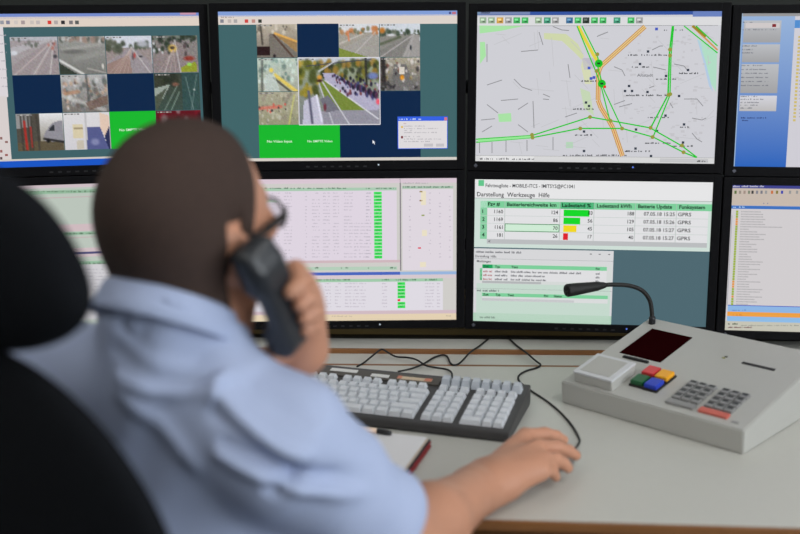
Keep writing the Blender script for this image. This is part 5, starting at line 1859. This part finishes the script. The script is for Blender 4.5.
# collar: a folded band round the neck
bm = bmesh.new()
cc = CC
prof = [(0.0765, 0.000), (0.0772, 0.009), (0.0790, 0.012), (0.0815, 0.008), (0.0850, -0.010), (0.0900, -0.024), (0.0875, -0.026), (0.0820, -0.010)]
NR = 56
rings = []
for k in range(NR):
    a = -math.pi / 2 + 2 * math.pi * (0.04 + 0.92 * k / (NR - 1)) + math.pi
    ring = []
    for r_, z_c in prof:
        st = 1.0 + 0.10 * max(0, math.sin(a))
        p = cc + CR @ np.array([r_ * math.cos(a), r_ * math.sin(a) * 1.04, z_c - (0.012 * max(0, math.sin(a)))])
        ring.append(bm.verts.new(p))
    rings.append(ring)
m_ = len(prof)
for a, b in zip(rings[:-1], rings[1:]):
    for i in range(m_):
        bm.faces.new((a[i], a[(i + 1) % m_], b[(i + 1) % m_], b[i]))
bm.faces.new(rings[0]); bm.faces.new(rings[-1][::-1])
from_bm('collar', bm, 'shirt', person, True)
# ---- trousers and shoes
KNR, KNL = tp(0.13, 0.42, -0.59), tp(-0.11, 0.44, -0.59)
tr_f = Field(HIP - np.array([0.30, 0.30, 0.56]), HIP + np.array([0.52, 0.66, 0.22]), 0.008)
f = tr_f
f.ell(HIP + Z3 * 0.035, (0.185, 0.15, 0.11), TR_, 0.05)
AN = []
for sx, K_ in ((1, KNR), (-1, KNL)):
    H_ = HIP + t_r * sx * 0.10 + Z3 * 0.01
    f.cone(H_, K_, 0.092, 0.070, 0.04)
    an = K_ + t_f * 0.06; an[2] = 0.10
    AN.append(an)
    f.chain([K_, K_ * 0.5 + an * 0.5, an], [0.070, 0.068, 0.062], 0.03)
f.clip(lambda X, Y, Z: 0.075 - Z + 0 * X + 0 * Y)
tr_o = tr_f.obj('trousers', 'trouser', person)
tr_o['label'] = 'dark navy trousers'
for an in AN:
    sf = Field((an[0] - 0.2, an[1] - 0.2, -0.01), (an[0] + 0.3, an[1] + 0.3, 0.16), 0.005)
    sf.cone(an + t_f * -0.03 + Z3 * -0.055, an + t_f * 0.15 + Z3 * -0.065, 0.045, 0.040, 0.03)
    sf.cone(an, an + Z3 * -0.05, 0.048, 0.048, 0.03)
    sf.clip(lambda X, Y, Z: 0.0015 - Z + 0 * X + 0 * Y)
    sf.obj('shoe', 'leather', person)
bm = bmesh.new()
bl = Field(HIP - np.array([0.25, 0.25, 0.0]), HIP + np.array([0.25, 0.25, 0.16]), 0.006)
bl.ell(HIP + Z3 * 0.075 + t_f * 0.02, (0.182, 0.152, 0.10), TR_, 0.01)
bl.clip(lambda X, Y, Z: np.abs(Z - (HIP[2] + 0.095)) - 0.018 + 0 * X + 0 * Y)
bl.obj('belt', 'leather', person)
bm.free()

# ------------------------------------------------------------------ telephone handset
hs = thing('telephone_handset', 'dark grey telephone handset held to the ear of the seated person', 'telephone', HS_A)
hsf = Field(HS_A - 0.13, HS_A + 0.24, 0.0026)
inw = hp(0, 0, 0) - hp(0.1, 0, 0); inw -= axis * (inw @ axis); inw /= np.linalg.norm(inw)     # towards the cheek
oth = np.cross(axis, inw)
RH = np.stack([oth, inw, axis], 1)
LEN = np.linalg.norm(HS_B - HS_A)
w = lambda a, b, o_=0.0: HS_A + axis * a + inw * b + oth * o_
hsf.rbox(w(LEN * 0.5, -0.014), (0.0225, 0.0125, LEN * 0.5 + 0.016), 0.009, RH, 0.008)
hsf.rbox(w(-0.006, -0.004), (0.026, 0.017, 0.030), 0.012, RH, 0.012)
hsf.rbox(w(LEN + 0.006, -0.004), (0.0245, 0.017, 0.023), 0.012, RH, 0.012)
o = hsf.obj('shell', 'handset'); o.parent = hs; o.matrix_parent_inverse = Matrix.Translation(-Vector(HS_A))
for a_ in (-0.006, LEN + 0.008):
    p = w(a_, 0.0135)
    bm = bmesh.new(); add_tube(bm, [p - inw * 0.004, p + inw * 0.0015], 0.015, 20)
    o = from_bm('ear_cap' if a_ < 0 else 'mouth_cap', bm, 'blackp', hs, False); o.matrix_parent_inverse = Matrix.Translation(-Vector(HS_A))
bm = bmesh.new(); add_tube(bm, [w(0.03, -0.0272), w(LEN - 0.02, -0.0272)], 0.0012, 8)
o = from_bm('seam', bm, 'blackp', hs, False); o.matrix_parent_inverse = Matrix.Translation(-Vector(HS_A))

# ------------------------------------------------------------------ mouse under the right hand
ms = thing('computer_mouse', 'grey computer mouse under the hand on the desk', 'mouse', (MFRONT[0], MFRONT[1], DESK_Z))
mf = Field(MFRONT - 0.14, MFRONT + 0.10, 0.003)
MC = MFRONT - hf * 0.053
MR = np.stack([hr_, hf, Z3], 1)
mf.ell(MC + Z3 * 0.004, (0.027, 0.048, 0.020), MR, 0.01)
mf.clip(lambda X, Y, Z: DESK_Z + 0.0008 - Z + 0 * X + 0 * Y)
o = mf.obj('shell', 'mouse', ms); o.matrix_parent_inverse = Matrix.Translation((-MFRONT[0], -MFRONT[1], -DESK_Z))
p = MC + hf * 0.028 + Z3 * 0.0150
bm = bmesh.new(); add_tube(bm, [p - hr_ * 0.003, p + hr_ * 0.003], 0.008, 16)
o = from_bm('scroll_wheel', bm, 'rubber', ms); o.matrix_parent_inverse = Matrix.Translation((-MFRONT[0], -MFRONT[1], -DESK_Z))

# ------------------------------------------------------------------ office chair
CHY = math.radians(-34)
BK_Y = -0.245
HRC = A3(PD(-34, 250, 1.05))
ch_o = Vector(HRC - rotz(CHY) @ np.array([0, BK_Y - 0.05, 0])); ch_o.z = 0
chair = thing('office_chair', 'black high-backed office chair with padded headrest in the left foreground', 'chair', ch_o, (0, 0, CHY))


def cushion(name, parts, lo, hi, h, m='chair'):
    ff = Field(lo, hi, h)
    for q in parts:
        q(ff)
    return ff.obj(name, m, chair)


SEATZ = HIP[2] - 0.0885
cushion('seat', [lambda q: q.rbox((0, 0.05, SEATZ - 0.05), (0.25, 0.25, 0.05), 0.045)], (-0.3, -0.25, SEATZ - 0.13), (0.3, 0.35, SEATZ + 0.03), 0.008)
cushion('backrest', [lambda q: q.rbox((0, BK_Y - 0.01, 0.73), (0.215, 0.040, 0.20), 0.038, rotx(0.06), 0.03), lambda q: q.ell((0, BK_Y - 0.030, 0.90), (0.248, 0.045, 0.225), rotx(0.10), 0.03),
                     lambda q: q.cone((-0.20, BK_Y + 0.02, 0.60), (-0.20, BK_Y + 0.0, 0.86), 0.035, 0.03, 0.04), lambda q: q.cone((0.20, BK_Y + 0.02, 0.60), (0.20, BK_Y + 0.0, 0.86), 0.035, 0.03, 0.04)], (-0.3, BK_Y - 0.16, 0.48), (0.3, BK_Y + 0.16, 1.2), 0.006)
HRZ = float(HRC[2])
cushion('headrest', [lambda q: q.ell((0, BK_Y - 0.05, HRZ), (0.150, 0.046, 0.090), rotx(0.12), 0.02), lambda q: q.ell((0, BK_Y - 0.045, HRZ - 0.03), (0.155, 0.042, 0.060), rotx(0.12), 0.03)], (-0.22, BK_Y - 0.18, HRZ - 0.14), (0.22, BK_Y + 0.08, HRZ + 0.14), 0.005)
tube('headrest_post', [(0, BK_Y - 0.06, 1.0), (0, BK_Y - 0.062, HRZ)], 0.014, 'chairp', chair)
tube('back_bar', spline([(0, 0.0, SEATZ - 0.11), (0, BK_Y - 0.05, SEATZ - 0.10), (0, BK_Y - 0.075, SEATZ + 0.06), (0, BK_Y - 0.055, 0.75)], 6), 0.022, 'chairp', chair)
for sx in (-1, 1):
    tube('armrest_post', [(sx * 0.24, 0.02, SEATZ - 0.075), (sx * 0.30, 0.02, SEATZ - 0.07), (sx * 0.305, 0.02, SEATZ + 0.09)], 0.016, 'chairp', chair)
    box('armrest_pad', (sx * 0.305, 0.04, SEATZ + 0.10), (0.07, 0.24, 0.03), 'chairp', chair, 0.012)
box('seat_pan', (0, 0.03, SEATZ - 0.115), (0.30, 0.28, 0.035), 'chairp', chair, 0.008)
tube('gas_spring', [(0, 0.03, 0.10), (0, 0.03, SEATZ - 0.10)], 0.026, 'chrome', chair)
for k in range(5):
    a = 2 * math.pi * k / 5 + 0.3
    e = Vector((0.31 * math.cos(a), 0.03 + 0.31 * math.sin(a), 0.085))
    tube('base_arm', [(0, 0.03, 0.12), e], [0.03, 0.018], 'chairp', chair)
    bm = bmesh.new()
    tt = Vector((-math.sin(a), math.cos(a), 0))
    for s_ in (-1, 1):
        add_tube(bm, [Vector((e.x, e.y, 0.03)) + tt * s_ * 0.008, Vector((e.x, e.y, 0.03)) + tt * s_ * 0.024], 0.029, 16)
    add_tube(bm, [Vector((e.x, e.y, 0.03)), Vector((e.x, e.y, 0.085))], 0.009, 8)
    from_bm('caster', bm, 'chairp', chair)
